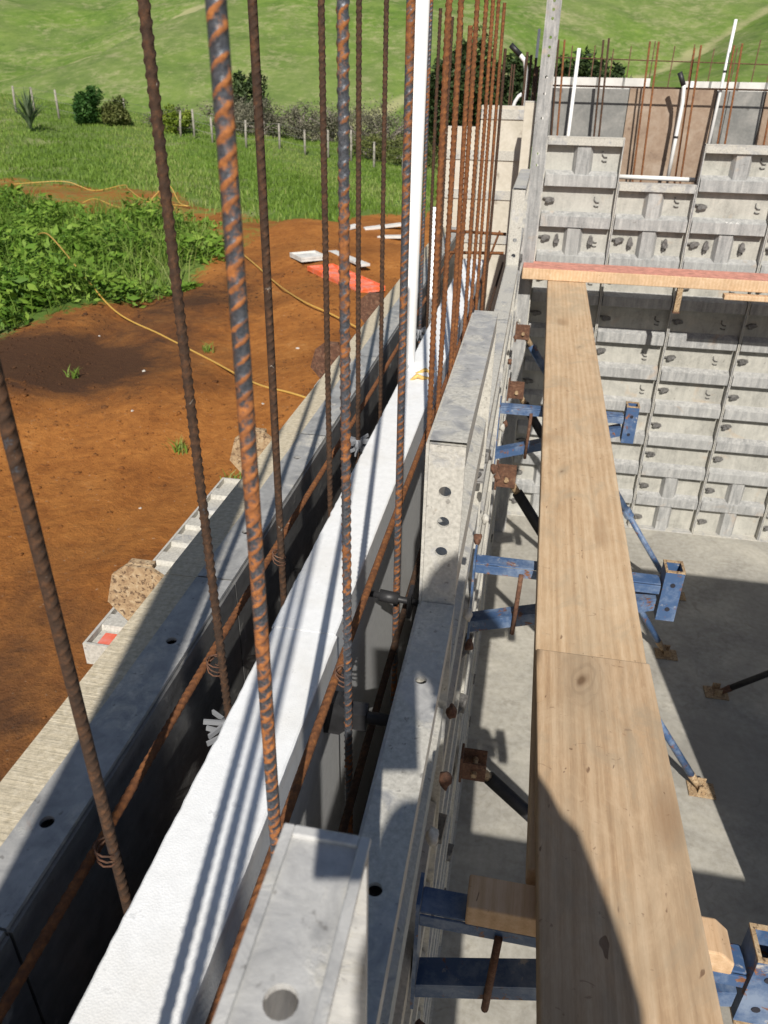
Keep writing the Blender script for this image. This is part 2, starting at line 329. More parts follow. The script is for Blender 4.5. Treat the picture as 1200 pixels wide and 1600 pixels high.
    def build(s, name, mat, parent=None, smooth=False, bevel=0, local=False):
        """authored in lens-level coordinates; as a child it is shifted into the parent's frame; top-level gets its origin at its base"""
        if parent is not None and not local:
            w = parent
            off = Vector((0, 0, 0))
            while w is not None:
                off += Vector(w.location); w = w.parent
            s.v = [(x - off[0], y - off[1], z + H - off[2]) for x, y, z in s.v]
        base = None
        if parent is None:
            a = np.array(s.v); base = ((a[:,0].min() + a[:,0].max())/2, (a[:,1].min() + a[:,1].max())/2, a[:,2].min())
            s.v = [tuple(r) for r in (a - np.array(base))]
        o = bpy.data.objects.new(name, s.mesh(name, mat, smooth)); COL.objects.link(o)
        if parent is not None: o.parent = parent
        else: o.location = (base[0], base[1], base[2] + H)
        if bevel:
            bv = o.modifiers.new('bevel', 'BEVEL'); bv.width = bevel; bv.segments = 2; bv.limit_method = 'ANGLE'
        return o
def kids(o): return [c for c in bpy.data.objects if c.parent == o]
def copy_tree(o, parent=None, label=None):
    c = o.copy(); COL.objects.link(c)
    if parent is not None: c.parent = parent
    if label: c['label'] = label
    for ch in kids(o): copy_tree(ch, c)
    return c
def np_mesh(name, V, F, mat, tone=None, smooth=False, attr='tone'):
    V = np.asarray(V, np.float32); F = np.asarray(F, np.int32); k = F.shape[1]
    me = bpy.data.meshes.new(name); me.vertices.add(len(V)); me.vertices.foreach_set('co', V.ravel())
    me.loops.add(F.size); me.loops.foreach_set('vertex_index', F.ravel())
    me.polygons.add(len(F)); me.polygons.foreach_set('loop_start', np.arange(0, F.size, k, dtype=np.int32)); me.polygons.foreach_set('loop_total', np.full(len(F), k, np.int32))
    if smooth: me.polygons.foreach_set('use_smooth', np.ones(len(F), bool))
    me.update(calc_edges=True)
    if tone is not None:
        a = me.attributes.new(attr, 'FLOAT', 'POINT'); a.data.foreach_set('value', np.asarray(tone, np.float32))
    if mat: me.materials.append(mat)
    return me
def link(name, me, loc=(0, 0, 0), parent=None):
    o = bpy.data.objects.new(name, me); COL.objects.link(o)
    if parent is not None: o.parent = parent; o.location = loc
    else: o.location = (loc[0], loc[1], loc[2] + H)
    return o

# ------------------------------------------------------------------ terrain
def sst(a, b, x):
    t = np.clip((x - a)/(b - a), 0, 1); return t*t*(3 - 2*t)
def terrain(x, y):
    x = np.asarray(x, float); y = np.asarray(y, float)
    h = -2.3 + sst(13, 36, y)*np.clip(-0.1*(x + 16), -4.2, 1.6)
    yy = y + 7*np.sin(x*.045 + .6) + 3*np.sin(x*.11)
    h = h - 4.0*sst(44, 62, y); hill = np.maximum(0, yy - 62)
    h = h + hill*.21*sst(0, 25, hill)
    s = np.sin((x + .35*y)*.075 + 1.1) + .5*np.sin((x - .2*y)*.16 + .3)
    h = h + s*2.6*sst(5, 60, hill) + 4.2*np.abs(np.sin((x*.9 - .5*y)*.06 + .5*np.sin(y*.03)))*sst(10, 60, hill) + .35*np.sin(x*.5 + y*.33)*np.sin(y*.41 - x*.2)*sst(5, 40, hill)
    h = h - .05*np.exp(-((x + 2.6 + .12*(y - 6) + .15*np.sin(y*.9))/.16)**2)*sst(2, 4, y)*sst(13, 10, y) - .045*np.exp(-((x + 4.1 + .12*(y - 6) + .15*np.sin(y*.9 + .3))/.16)**2)*sst(5, 7, y)*sst(13, 10, y)
    h = h + .05*np.sin(x*1.7 + y*.6) + .04*np.sin(y*2.1 - x*.8) + .03*np.sin(x*4.1 + 1.3*y)
    return h
WEED = [(-5.2,6.1),(-5.15,6.8),(-5.0,7.3),(-4.85,7.9),(-4.72,8.6),(-4.55,9.4),(-4.7,11.0),(-5.0,12.3),(-6.7,14.3),(-8.05,14.7),(-8.5,13.8),(-10.5,15.7),(-14,15.2),(-15,8),(-8,5.2)]
GX = [-60,-20,-15,-12,-10.5,-8.3,-6.4,-5.0,-4.0,-3.7,-2.8,-1.9,3,60]; GY = [6,13,18.6,19.3,19.5,18,15.9,15.1,14.6,16.4,17.6,17.2,16,15]
def inpoly(px, py, poly):
    r = np.zeros(px.shape, bool); n = len(poly)
    for i in range(n):
        x1, y1 = poly[i]; x2, y2 = poly[(i+1) % n]
        c = ((y1 > py) != (y2 > py)) & (px < (x2 - x1)*(py - y1)/(y2 - y1 + 1e-12) + x1); r ^= c
    return r
def polydist(px, py, poly):
    d = np.full(px.shape, 1e9); n = len(poly)
    for i in range(n):
        a = np.array(poly[i]); b = np.array(poly[(i+1) % n]); ab = b - a
        t = np.clip(((px - a[0])*ab[0] + (py - a[1])*ab[1])/(ab@ab), 0, 1)
        d = np.minimum(d, np.hypot(px - a[0] - t*ab[0], py - a[1] - t*ab[1]))
    return np.where(inpoly(px, py, poly), d, -d)
def grass_mask(x, y):
    w = np.clip(.5 + polydist(x, y, WEED)/.7, 0, 1)
    gl = np.interp(x, GX, GY); far = np.clip(.5 + (y - gl)/1.3, 0, 1)
    sparse = .42*sst(9.5, 13, y)*sst(-3.2, -5.5, x)*-1
    mid = np.where((y > 12.0) & (x < -4.6), .47, .0)
    return np.maximum(np.maximum(w, far), mid)
def lines(parts):
    out = []
    for a, b, n in parts: out += list(np.linspace(a, b, n, endpoint=False))
    return np.array(out + [parts[-1][1]])
gx = lines([(-700,-120,14),(-120,-40,32),(-40,-14,52),(-14,-.72,110),(-.72,-.60,3),(-.60,4,10),(4,12.0,8),(12.0,12.1,1),(12.1,60,24),(60,120,16),(120,700,14)])
gy = lines([(-500,-60,8),(-60,-7.1,10),(-7.1,-7.0,1),(-7.0,0,14),(0,5.70,48),(5.70,5.75,1),(5.75,20,110),(20,60,80),(60,200,110),(200,700,40)])
XX, YY = np.meshgrid(gx, gy); ZZ = terrain(XX, YY)
ins = (XX > -.63) & (XX < 12.05) & (YY > -7.05) & (YY < 5.72); ZZ = np.where(ins, -3.0, ZZ)
nx, ny = len(gx), len(gy); ii = np.arange(nx*ny).reshape(ny, nx)
FF = np.stack([ii[:-1,:-1], ii[:-1,1:], ii[1:,1:], ii[1:,:-1]], -1).reshape(-1, 4)
gme = np_mesh('ground', np.stack([XX, YY, ZZ], -1).reshape(-1, 3), FF, M['ground'], grass_mask(XX, YY).ravel(), True, 'grass')
damp = .8*np.exp(-(((XX + 4.25 + .1*(YY - 6))/1.25)**2 + ((YY - 6.3)/.95)**2)) + .45*np.exp(-(((XX + 1.6)/.9)**2 + ((YY - 1.6)/.9)**2)) + np.exp(-(((XX + 4.3)/.9)**2 + ((YY - 6.0)/.8)**2)) + .9*np.exp(-(((XX + 4.0)/.9)**2 + ((YY - 8.6)/2.0)**2)) + .7*np.exp(-(((XX + 2.2)/.5)**2 + ((YY - 2.2)/1.0)**2)) + .8*np.exp(-(((XX + 5.2)/.7)**2 + ((YY - 5.6)/.6)**2))
ph1 = np.abs(np.sin((XX*.9 - .5*YY)*.06 + .5*np.sin(YY*.03))); ph2 = np.abs(np.sin((XX*.5 + .8*YY)*.045 + .8*np.sin(XX*.05) + .6))
dry = (np.exp(-(ph1/.10)**2) + .6*np.exp(-(ph2/.09)**2))*sst(60, 75, YY)
dya = gme.attributes.new('dry', 'FLOAT', 'POINT'); dya.data.foreach_set('value', dry.ravel().astype(np.float32))
da = gme.attributes.new('damp', 'FLOAT', 'POINT'); da.data.foreach_set('value', damp.ravel().astype(np.float32))
tag(link('ground', gme), kind='structure')
sl = MB().box((-.60, -7.0, -3.0), (12.0, 5.66, -2.84)).build('concrete_floor', M['concrete']); tag(sl, kind='structure')

# ------------------------------------------------------------------ vegetation
def blades(n, px, py, hmin, hmax, w, mat, name, bend=.5):
    pz = terrain(px, py); h = RNG.uniform(hmin, hmax, n); a = RNG.uniform(0, 2*np.pi, n); b = RNG.uniform(0, 2*np.pi, n); k = RNG.uniform(.1, bend, n)*h
    dx, dy = np.cos(a)*w/2, np.sin(a)*w/2; bx, by = np.cos(b)*k, np.sin(b)*k
    V = np.zeros((n, 5, 3)); 
    V[:,0] = np.stack([px - dx, py - dy, pz - .02], -1); V[:,1] = np.stack([px + dx, py + dy, pz - .02], -1)
    V[:,2] = np.stack([px + dx*.8 + bx*.35, py + dy*.8 + by*.35, pz + h*.6], -1); V[:,3] = np.stack([px - dx*.8 + bx*.35, py - dy*.8 + by*.35, pz + h*.6], -1)
    V[:,4] = np.stack([px + bx, py + by, pz + h], -1)
    i = np.arange(n)*5; T = np.concatenate([np.stack([i, i+1, i+2], -1), np.stack([i, i+2, i+3], -1), np.stack([i+3, i+2, i+4], -1)])
    tone = np.repeat(np.clip(RNG.normal(.45, .22, n) + .25*np.sin(px*.9 + py*.5), 0, 1), 5)
    return np_mesh(name, V.reshape(-1, 3), T, mat, tone)
def leaves(cent, size, tone, mat, name, flat=.6):
    """leaf quads (bent pairs) at given centres"""
    n = len(cent); nrm = RNG.normal(0, 1, (n, 3)); nrm[:,2] = np.abs(nrm[:,2]) + flat; nrm /= np.linalg.norm(nrm, axis=1)[:,None]
    t = RNG.normal(0, 1, (n, 3)); t -= (t*nrm).sum(1)[:,None]*nrm; t /= np.linalg.norm(t, axis=1)[:,None]; b = np.cross(nrm, t)
    s = size*RNG.uniform(.6, 1.35, n)[:,None]
    V = np.stack([cent - t*s, cent + b*s*.42 - nrm*s*.1, cent + t*s, cent - b*s*.42 - nrm*s*.1], 1)
    i = np.arange(n)*4; T = np.concatenate([np.stack([i, i+1, i+2], -1), np.stack([i, i+2, i+3], -1)])
    return np_mesh(name, V.reshape(-1, 3), T, mat, np.repeat(np.clip(tone, 0, 1), 4))
def scatter(n, x0, x1, y0, y1, test):
    xs, ys = [], []; got = 0
    while got < n:
        x = RNG.uniform(x0, x1, n); y = RNG.uniform(y0, y1, n); k = test(x, y) > RNG.uniform(0, 1, n)
        xs.append(x[k]); ys.append(y[k]); got += k.sum()
    return np.concatenate(xs)[:n], np.concatenate(ys)[:n]
# weeds beside the clay: mounds of broad leaves
cx, cy = scatter(420, -14, -4.4, 5.2, 15.5, lambda x, y: np.clip(polydist(x, y, WEED)/.7 + .42, 0, 1))
cr = RNG.uniform(.18, .55, 420); chh = RNG.uniform(.12, .5, 420)*np.clip(polydist(cx, cy, WEED)/.8 + .4, .35, 1)
ci = RNG.integers(0, 420, 64000); ang = RNG.uniform(0, 2*np.pi, 64000); rr = np.sqrt(RNG.uniform(0, 1, 64000)); top = RNG.uniform(.35, 1.05, 64000)
lx = cx[ci] + np.cos(ang)*rr*cr[ci]; ly = cy[ci] + np.sin(ang)*rr*cr[ci]; lz = terrain(lx, ly) + chh[ci]*np.sqrt(np.maximum(0, 1.05 - rr**2))*top
tone = .45 + .18*RNG.normal(0, 1, 64000) + .22*np.sin(cx[ci]*7.1 + cy[ci]*3.3)
o = link('weed_cover', leaves(np.stack([lx, ly, lz], -1), .042, tone, M['weed_leaf'], 'weed_cover')); tag(o, 'lush broad-leaved green weeds covering the bank edge beside the orange clay', 'weeds', kind='stuff')
i2 = RNG.integers(0, 420, 9000); a2 = RNG.uniform(0, 2*np.pi, 9000); r2 = np.sqrt(RNG.uniform(0, 1, 9000))
l2x = cx[i2] + np.cos(a2)*r2*cr[i2]; l2y = cy[i2] + np.sin(a2)*r2*cr[i2]; l2z = terrain(l2x, l2y) + chh[i2]*np.sqrt(np.maximum(0, 1.1 - r2**2))*RNG.uniform(.7, 1.15, 9000)
o = link('broad_weed', leaves(np.stack([l2x, l2y, l2z], -1), .085, .62 + .2*RNG.normal(0, 1, 9000), M['weed_leaf'], 'broad_weed', .9)); tag(o, 'larger pale green leaves of dock standing above the other weeds', 'weeds', kind='stuff')
bx_, by_ = scatter(9000, -14, -4.4, 5.2, 15.5, lambda x, y: np.clip(polydist(x, y, WEED)/.3 + .4, 0, 1))
o = link('weed_grass', blades(9000, bx_, by_, .15, .5, .014, M['grass_blade'], 'weed_grass', .9)); tag(o, 'long green grass stalks mixed through the weeds on the bank', 'grass', kind='stuff')
px, py = scatter(90000, -34, 1, 13, 44, lambda x, y: np.clip(.4 + (y - np.interp(x, GX, GY))/1.6, 0, 1)*np.clip(26/(y + 4), .3, 1))
o = link('pasture_grass', blades(90000, px, py, .05, .17, .03, M['grass_blade'], 'pasture_grass', .9)); tag(o, 'long bright green grass on the far bank in front of the post fence', 'grass', kind='stuff')
px, py = scatter(500, -9, -1.2, 5, 15, lambda x, y: .25 + 0*x)
def tuft(x, y, i):
    n = 26; a = RNG.uniform(0, 2*np.pi, n); r = RNG.uniform(0, .07, n)
    m = blades(n, x + np.cos(a)*r, y + np.sin(a)*r, .04, .11, .012, M['grass_blade'], 'seedling', 1.2)
    me = m; loc = (x, y, float(terrain(x, y))); co = np.zeros(len(me.vertices)*3, np.float32); me.vertices.foreach_get('co', co); co = co.reshape(-1, 3) - np.array(loc, np.float32); me.vertices.foreach_set('co', co.ravel())
    return link('seedling', me, loc)
for i, (x, y, lb) in enumerate([(-3.92, 5.9, 'tiny grass seedling on the dark damp clay near the weeds'), (-2.42, 4.75, 'small green seedling alone on bare orange clay left of the tall dark rebar'), (-1.85, 4.35, 'small green seedling on orange clay close to the white ladder-like panel'), (-3.1, 7.0, 'small green seedling just below the yellow hose on the clay')]):
    tag(tuft(x, y, i), lb, 'seedling', 'seedlings on the clay')

def shrub(name, label, cat, x, y, rad, hgt, mat, n, size, group, tw='bark', sink=0, tall=False, gap=.45, branches=5, low=False):
    z = float(terrain(x, y)) - sink
    r = thing(name, label, cat, (x, y, z), group)
    k = max(7, int(n/170)); cc = RNG.normal(0, 1, (k, 3)); cc /= np.linalg.norm(cc, axis=1)[:,None]; cc *= RNG.uniform(.35, 1.0, k)[:,None]
    cc[:,0] *= rad*.8; cc[:,1] *= rad*.8; cc[:,2] = hgt*((.40 + .42*cc[:,2]) if low else (.58 + .38*cc[:,2]))
    w = rad*RNG.uniform(.22, .48, k)
    i = RNG.integers(0, k, n); off = RNG.normal(0, 1, (n, 3)); off /= np.linalg.norm(off, axis=1)[:,None]; off *= (RNG.uniform(gap, 1, n)*w[i])[:,None]; off[:,2] *= min(1.1, hgt/rad*.6)
    P = cc[i] + off; P[:,2] = np.maximum(P[:,2], .05)
    tone = RNG.uniform(.2, .8, k)[i] + RNG.normal(0, .15, n)
    link('crown', leaves(P, size, tone, mat, 'crown', .4), (0, 0, 0), r)
    tm = MB()
    tm.tube([(0, 0, -.1), (rad*.04, 0, hgt*.3), (-rad*.03, rad*.05, hgt*.62)], [rad*.09, rad*.06, rad*.025], 7)
    for j in range(branches):
        c = cc[j % k]; s0 = (0, 0, hgt*(.15 + .08*j/branches)); mid = (c[0]*.5, c[1]*.5, (s0[2] + c[2])*.5 + hgt*.05)
        tm.tube([s0, mid, tuple(c)], [rad*.045, rad*.028, rad*.01], 5)
    tm.build('trunk', M[tw], r, True, local=True)
    return r
shrub('bush', 'round dark green bush beside the pale fence posts, right of the flax plant', 'bush', -20.9, 36.4, .85, 1.95, M['bush_leaf'], 5500, .085, None, low=True)
shrub('bush', 'olive green bush close against the right side of the dark round bush', 'bush', -19.8, 36.9, .85, 1.4, M['olive_leaf'], 3800, .08, None, low=True)
shrub('bush', 'yellow-green bush behind the dark vertical rebar second from the left', 'bush', -17.0, 37.4, .95, 1.5, M['lime_leaf'], 3500, .075, None, low=True)
shrub('tree', 'small dark tree on the valley floor between the two tall left rebars', 'tree', -19.5, 54, 1.6, 5.6, M['dark_leaf'], 3200, .16, None)
scr = [(-18.3, 39.5, 1.1, 1.5, 'low grey-brown scrub right of the olive bush, leafless and twiggy'), (-16.2, 43, 1.3, 2.6, 'tall grey scrub behind the second rebar from the left'), (-14.4, 42, 1.2, 2.5, 'pale grey scrub bush behind the leaning fence posts'),
       (-13.0, 44, 1.3, 2.4, 'grey-green scrub between the big orange rebar and the thin one'), (-11.6, 45, 1.5, 2.9, 'broad grey scrub thicket in the valley left of the thin dark rebar'), (-10.2, 46, 1.6, 3.0, 'grey twiggy thicket straight behind the thin dark rebar'),
       (-8.7, 46, 1.6, 3.2, 'grey-olive scrub between the two middle rebars'), (-7.0, 47, 1.7, 3.4, 'tall grey-olive scrub behind the middle rebar'), (-5.6, 46, 1.5, 3.0, 'grey-brown scrub left of the white conduit'), (-8.2, 39, 1.1, 1.7, 'low olive scrub by the right-hand fence posts'), (-5.9, 38, 1.2, 1.9, 'olive scrub just left of the white conduit, low on the bank')]
for i, (x, y, ra, hg, lb) in enumerate(scr):
    shrub('scrub', lb, 'scrub', x, y, ra*1.55, hg*.95, M['olive_leaf'] if i in (9, 10) else M['grey_leaf'], 5200, .06, 'scrub along the valley', 'grey_twig', .25, gap=.05, branches=9, low=True)
for x, y, ra, hg, lb in [(-5.2, 43, 1.3, 4.7, 'dark evergreen tree directly right of the white conduit'), (-3.8, 44, 1.7, 5.6, 'dark evergreen tree behind the dense row of rusty bars'), (-1.9, 46, 1.7, 5.6, 'dark evergreen tree behind the black-capped bent conduit'),
                     (-.1, 47, 1.7, 5.8, 'dark evergreen tree behind the tall perforated post'), (1.7, 48, 1.9, 6.6, 'dark evergreen tree right of the perforated post'), (3.2, 49, 1.6, 6.4, 'rightmost dark evergreen tree with a sloping crown against the green hill')]:
    shrub('evergreen_tree', lb, 'tree', x, y, ra, hg, M['dark_leaf'], 9000, .16, 'dark trees beyond the far wall', gap=.1)
# flax
def flax(x, y, label):
    z = float(terrain(x, y)); r = thing('flax_plant', label, 'plant', (x, y, z)); V = []; T = []; tn = []
    for i in range(70):
        a = RNG.uniform(0, 2*np.pi); L = RNG.uniform(1.0, 1.75); lean = RNG.uniform(.05, .75); w = .045; c, s = math.cos(a), math.sin(a); n0 = len(V)
        for j in range(7):
            t = j/6; out = lean*L*(t**1.7); up = L*(t - .35*lean*t*t*1.2); ww = w*(1 - t**3) + .002
            V.append((c*out - s*ww, s*out + c*ww, up)); V.append((c*out + s*ww, s*out - c*ww, up)); tn += [.3 + .5*RNG.uniform()]*2
        for j in range(6):
            k = n0 + 2*j; T.append((k, k+1, k+3, k+2))
    link('leaves', np_mesh('leaves', V, T, M['flax_leaf'], tn), (0, 0, 0), r)
flax(-20.4, 30.97, 'spiky blue-green flax plant on the far left by the fence')
# fence
ft = thing('post_and_wire_fence', 'pale wooden post and wire farm fence crossing the bank below the hill', 'fence', (-16, 36.5, float(terrain(-16, 36.5))))
posts = [(-24.5,36.3,.06),(-23.6,36.4,0),(-22.4,36.4,0),(-21.4,36.6,.05),(-19.5,37.2,.02),(-18.0,37.0,0),(-16.4,36.3,.1),(-15.6,36.0,0),(-14.8,36.1,0),(-13.4,36.6,.04),(-12.0,37.2,0),(-10.8,37.2,0),(-9.6,36.8,0),(-8.4,36.2,0),(-7.2,35.4,0),(-5.7,34.0,.05)]
for x, y, tl in posts:
    z = float(terrain(x, y)); h = 1.15 + random.uniform(-.1, .12)
    MB().tube([(x, y, z - .1), (x + tl*.3, y, z + h*.5), (x + tl, y, z + h)], [.055, .05, .045], 8).build('post', M['fence_wood'], ft, True)
for k in (.35, .65, .95):
    MB().tube([(x + tl*k, y - .07, float(terrain(x, y)) + k*1.1) for x, y, tl in posts], .005, 5).build('wire', M['wire'], ft)

# ------------------------------------------------------------------ litter, hoses, panels on the clay
def hose(pts, r, label):
    P = [Vector((x, y, float(terrain(x, y)) + r + dz)) for x, y, dz in pts]; out = []
    for i in range(len(P) - 1):
        p0, p1, p2, p3 = P[max(i-1, 0)], P[i], P[i+1], P[min(i+2, len(P)-1)]
        for k in range(8):
            t = k/8; out.append(.5*((2*p1) + (p2 - p0)*t + (2*p0 - 5*p1 + 4*p2 - p3)*t*t + (3*p1 - p0 - 3*p2 + p3)*t**3))
    out.append(P[-1]); o = MB().tube(out, r, 8).build('hose', M['yellow_hose'], None, True); return tag(o, label, 'hose', None)
hose([(-7.2,10.6,.25),(-6.59,9.97,.35),(-5.43,8.7,.2),(-4.58,7.91,.02),(-3.79,7.36,0),(-3.35,7.02,0),(-2.96,6.71,0),(-2.27,6.05,0),(-1.78,5.7,0),(-1.0,5.3,0)], .009, 'yellow hose running down out of the weeds across the orange clay')
hose([(-4.9,12.0,.15),(-4.08,10.97,.02),(-3.34,9.89,.03),(-2.57,8.5,.03),(-2.03,8.0,.03),(-1.2,7.3,0)], .009, 'yellow hose crossing the clay below the red panel')
hose([(-13.5,17.8,.0),(-12.65,18.66,.05),(-11.87,19.11,.1),(-11.2,19.2,.0),(-10.2,18.9,.08),(-9.6,18.0,.03),(-8.9,17.2,.02),(-8.4,16.6,.05),(-7.7,16.0,.02),(-7.0,15.2,.0)], .010, 'yellow hose looping over the dirt track below the grass bank')
hose([(-9.4,15.6,.02),(-9.01,15.46,.08),(-8.3,15.0,.05),(-7.56,14.8,.02)], .010, 'short loose end of yellow hose lying on the track in front of the weeds')
hose([(-8.5,16.9,.03),(-8.1,17.0,.32),(-7.6,16.4,.03),(-7.2,15.9,.05),(-8.4,16.4,.02)], .010, 'kinked loop of yellow hose standing up in a triangle on the track')
def slab_at(name, label, cat, c, ang, L, W, th, mat, tilt=0, group=None):
    """narrow form panel with lipped edges lying on the ground"""
    x, y = c; z = float(terrain(x, y)) + .02; r = thing(name, label, cat, (x, y, z), group, ang); r.rotation_euler = (tilt, 0, ang)
    MB().box((-L/2, -W/2, .03), (L/2, W/2, .036)).build('face_sheet', mat, r, local=True)
    e = MB()
    for s in (-1, 1):
        e.box((-L/2, s*W/2, 0), (L/2, s*(W/2 - .008), .062)); e.box((s*L/2, -W/2 + .008, 0), (s*(L/2 - .008), W/2 - .008, .06))
    for k in range(1, int(L/.3)): e.box((-L/2 + k*.3 - .012, -W/2 + .008, .036), (-L/2 + k*.3 + .012, W/2 - .008, .052))
    e.build('edge_frame', mat, r, local=True)
    return r
slab_at('formwork_panel', 'bright red painted form panel lying on the clay beyond the wall', 'panel', (-2.42, 10.0), R(-50), 1.5, .40, .06, M['orange_red_paint'])
slab_at('formwork_panel', 'white dirty form panel lying under the top end of the red panel', 'panel', (-3.2, 11.02), R(-50), .42, .40, .06, M['white_board'])
b_ = MB().box((-.55, -.07, 0), (.55, .07, .035)); b_.v = [(x*math.cos(R(-50)) - y*math.sin(R(-50)) - 2.66, x*math.sin(R(-50)) + y*math.cos(R(-50)) + 11.25, z + float(terrain(-2.66, 11.25)) + .01) for x, y, z in b_.v]
tag(b_.build('plank', M['white_board'], None, bevel=.003), 'short pale board lying beyond the red panel on the clay', 'board')
for i, (x, y, l, a, lb) in enumerate([(-2.75, 14.4, .7, .4, 'pink-white offcut of board on the clay at the foot of the grass bank'), (-2.45, 13.7, .5, -.3, 'second pale offcut of board just in front of the pink-white one'), (-3.3, 14.2, .3, .9, 'small pale stone-like offcut left of the other offcuts')]):
    mb = MB().box((-l/2, -.09, 0), (l/2, .09, .04)); zz = float(terrain(x, y)) + .01; mb.v = [(p*math.cos(a) - q*math.sin(a) + x, p*math.sin(a) + q*math.cos(a) + y, w + zz + .1*p) for p, q, w in mb.v]
    tag(mb.build('board_offcut', M['white_board'], None, bevel=.004), lb, 'offcut', 'offcuts on the clay')
for i, (x, y) in enumerate([(-3.4, 6.2), (-2.05, 5.6), (-4.4, 7.2), (-1.75, 3.2), (-2.3, 3.9), (-3.0, 5.2), (-1.6, 2.4), (-2.9, 8.3), (-2.2, 7.1), (-1.9, 9.9)]):
    s = float(RNG.choice([.009, .012, .016])); bm = bmesh.new(); bmesh.ops.create_icosphere(bm, subdivisions=2, radius=s)
    for v in bm.verts: v.co *= 1 + .35*math.sin(v.co.x/s*3 + i) * math.cos(v.co.y/s*2.2 + i*2); v.co.z *= .6
    me = bpy.data.meshes.new('stone'); bm.to_mesh(me); bm.free(); me.materials.append(M['stone'])
    tag(link('stone', me, (x, y, float(terrain(x, y)) + s*.3)), 'small pale stone lying on the bare orange clay', 'stone', 'small pale stones scattered on the clay')
# crumbled clods of the same clay all over the bare ground (uncountable)
def clods(n):
    t_ = (1 + 5**.5)/2; ico = np.array([(-1,t_,0),(1,t_,0),(-1,-t_,0),(1,-t_,0),(0,-1,t_),(0,1,t_),(0,-1,-t_),(0,1,-t_),(t_,0,-1),(t_,0,1),(-t_,0,-1),(-t_,0,1)])/math.hypot(1, t_)
    fc = np.array([(0,11,5),(0,5,1),(0,1,7),(0,7,10),(0,10,11),(1,5,9),(5,11,4),(11,10,2),(10,7,6),(7,1,8),(3,9,4),(3,4,2),(3,2,6),(3,6,8),(3,8,9),(4,9,5),(2,4,11),(6,2,10),(8,6,7),(9,8,1)])
    x = -RNG.uniform(.72, 6.8, n*2); y = RNG.uniform(.8, 13, n*2); k = (polydist(x, y, WEED) < -.05) & (np.sin(x*1.9 + y*.7) + np.sin(y*1.3 - x*.5) + RNG.normal(0, .8, n*2) > -.2); x, y = x[k][:n], y[k][:n]; m = len(x)
    sz = np.clip(RNG.lognormal(-5.0, .5, m), .003, .022)
    V = ico[None]*(1 + RNG.uniform(-.4, .4, (m, 12, 1)))*sz[:,None,None]*np.stack([RNG.uniform(.8, 1.4, m), RNG.uniform(.8, 1.4, m), RNG.uniform(.4, .8, m)], -1)[:,None,:]
    V += np.stack([x, y, terrain(x, y) + sz*.15], -1)[:,None,:]
    F = fc[None] + (np.arange(m)*12)[:,None,None]
    cme = np_mesh('soil_clods', V.reshape(-1, 3), F.reshape(-1, 3), M['ground'], np.zeros(m*12), True, 'grass'); dm_ = .8*np.exp(-(((x + 4.25 + .1*(y - 6))/1.25)**2 + ((y - 6.3)/.95)**2)) + .9*np.exp(-(((x + 4.0)/.9)**2 + ((y - 8.6)/2.0)**2)) + .5
    dat = cme.attributes.new('damp', 'FLOAT', 'POINT'); dat.data.foreach_set('value', np.repeat(dm_, 12).astype(np.float32)); o = link('soil_clods', cme); tag(o, 'crumbled clods of orange clay strewn over the bare ground', 'soil', kind='stuff')
clods(7000)

# ------------------------------------------------------------------ formwork panels
PITCH = .235; GRID0 = -.53      # underside of the horizontal ribs (lens-level z), all panels share this grid
def hat(x0, x1, z0, z1, horizontal, d0=-.0045, d1=-.053, sl=.016):
    """hat rib standing off a sheet at local y=d0"""
    m = MB()
    if horizontal:
        m.prism([(d0, z0), (d1, z0 + sl*.4), (d1, z1 - sl*1.5), (d0, z1)], 'x', x0, x1)
    else:
        m.prism([(x0, d0), (x0 + sl, d1), (x1 - sl, d1), (x1, d0)], 'z', z0, z1)
    return m
mesh_cache = {}
def cached(key, fn):
    if key not in mesh_cache: mesh_cache[key] = fn()
    return mesh_cache[key]
def part(name, me, parent, loc=(0, 0, 0)):
    o = bpy.data.objects.new(name, me); COL.objects.link(o); o.parent = parent; o.location = loc; return o
def pin_mesh():
    m = MB()
    m.tube([(0, -.012, 0), (.012, -.016, .001), (.03, -.02, .002)], [.007, .008, .008], 10)
    m.prism([(.022, -.02), (.06, -.017), (.085, -.008), (.09, .002), (.08, .014), (.05, .017), (.024, .012)], 'y', -.031, -.012)
    m.box((.028, -.014, -.026), (.052, -.030, -.012))
    m.v = [(x*.82, y, z*.8) for x, y, z in m.v]; return m.mesh('wedge_pin', M['galvanised_pin'], False)
def clip_mesh():
    m = MB()
    m.tube([(0, -.008, .02), (0, -.010, 0), (.012, -.010, -.012), (.03, -.008, -.014)], .0035, 6)
    m.tube([(.0, -.008, -.03), (.012, -.010, -.036), (.03, -.008, -.036)], .0035, 6)
    return m.mesh('hook_clip', M['galvanised_pin'], True)
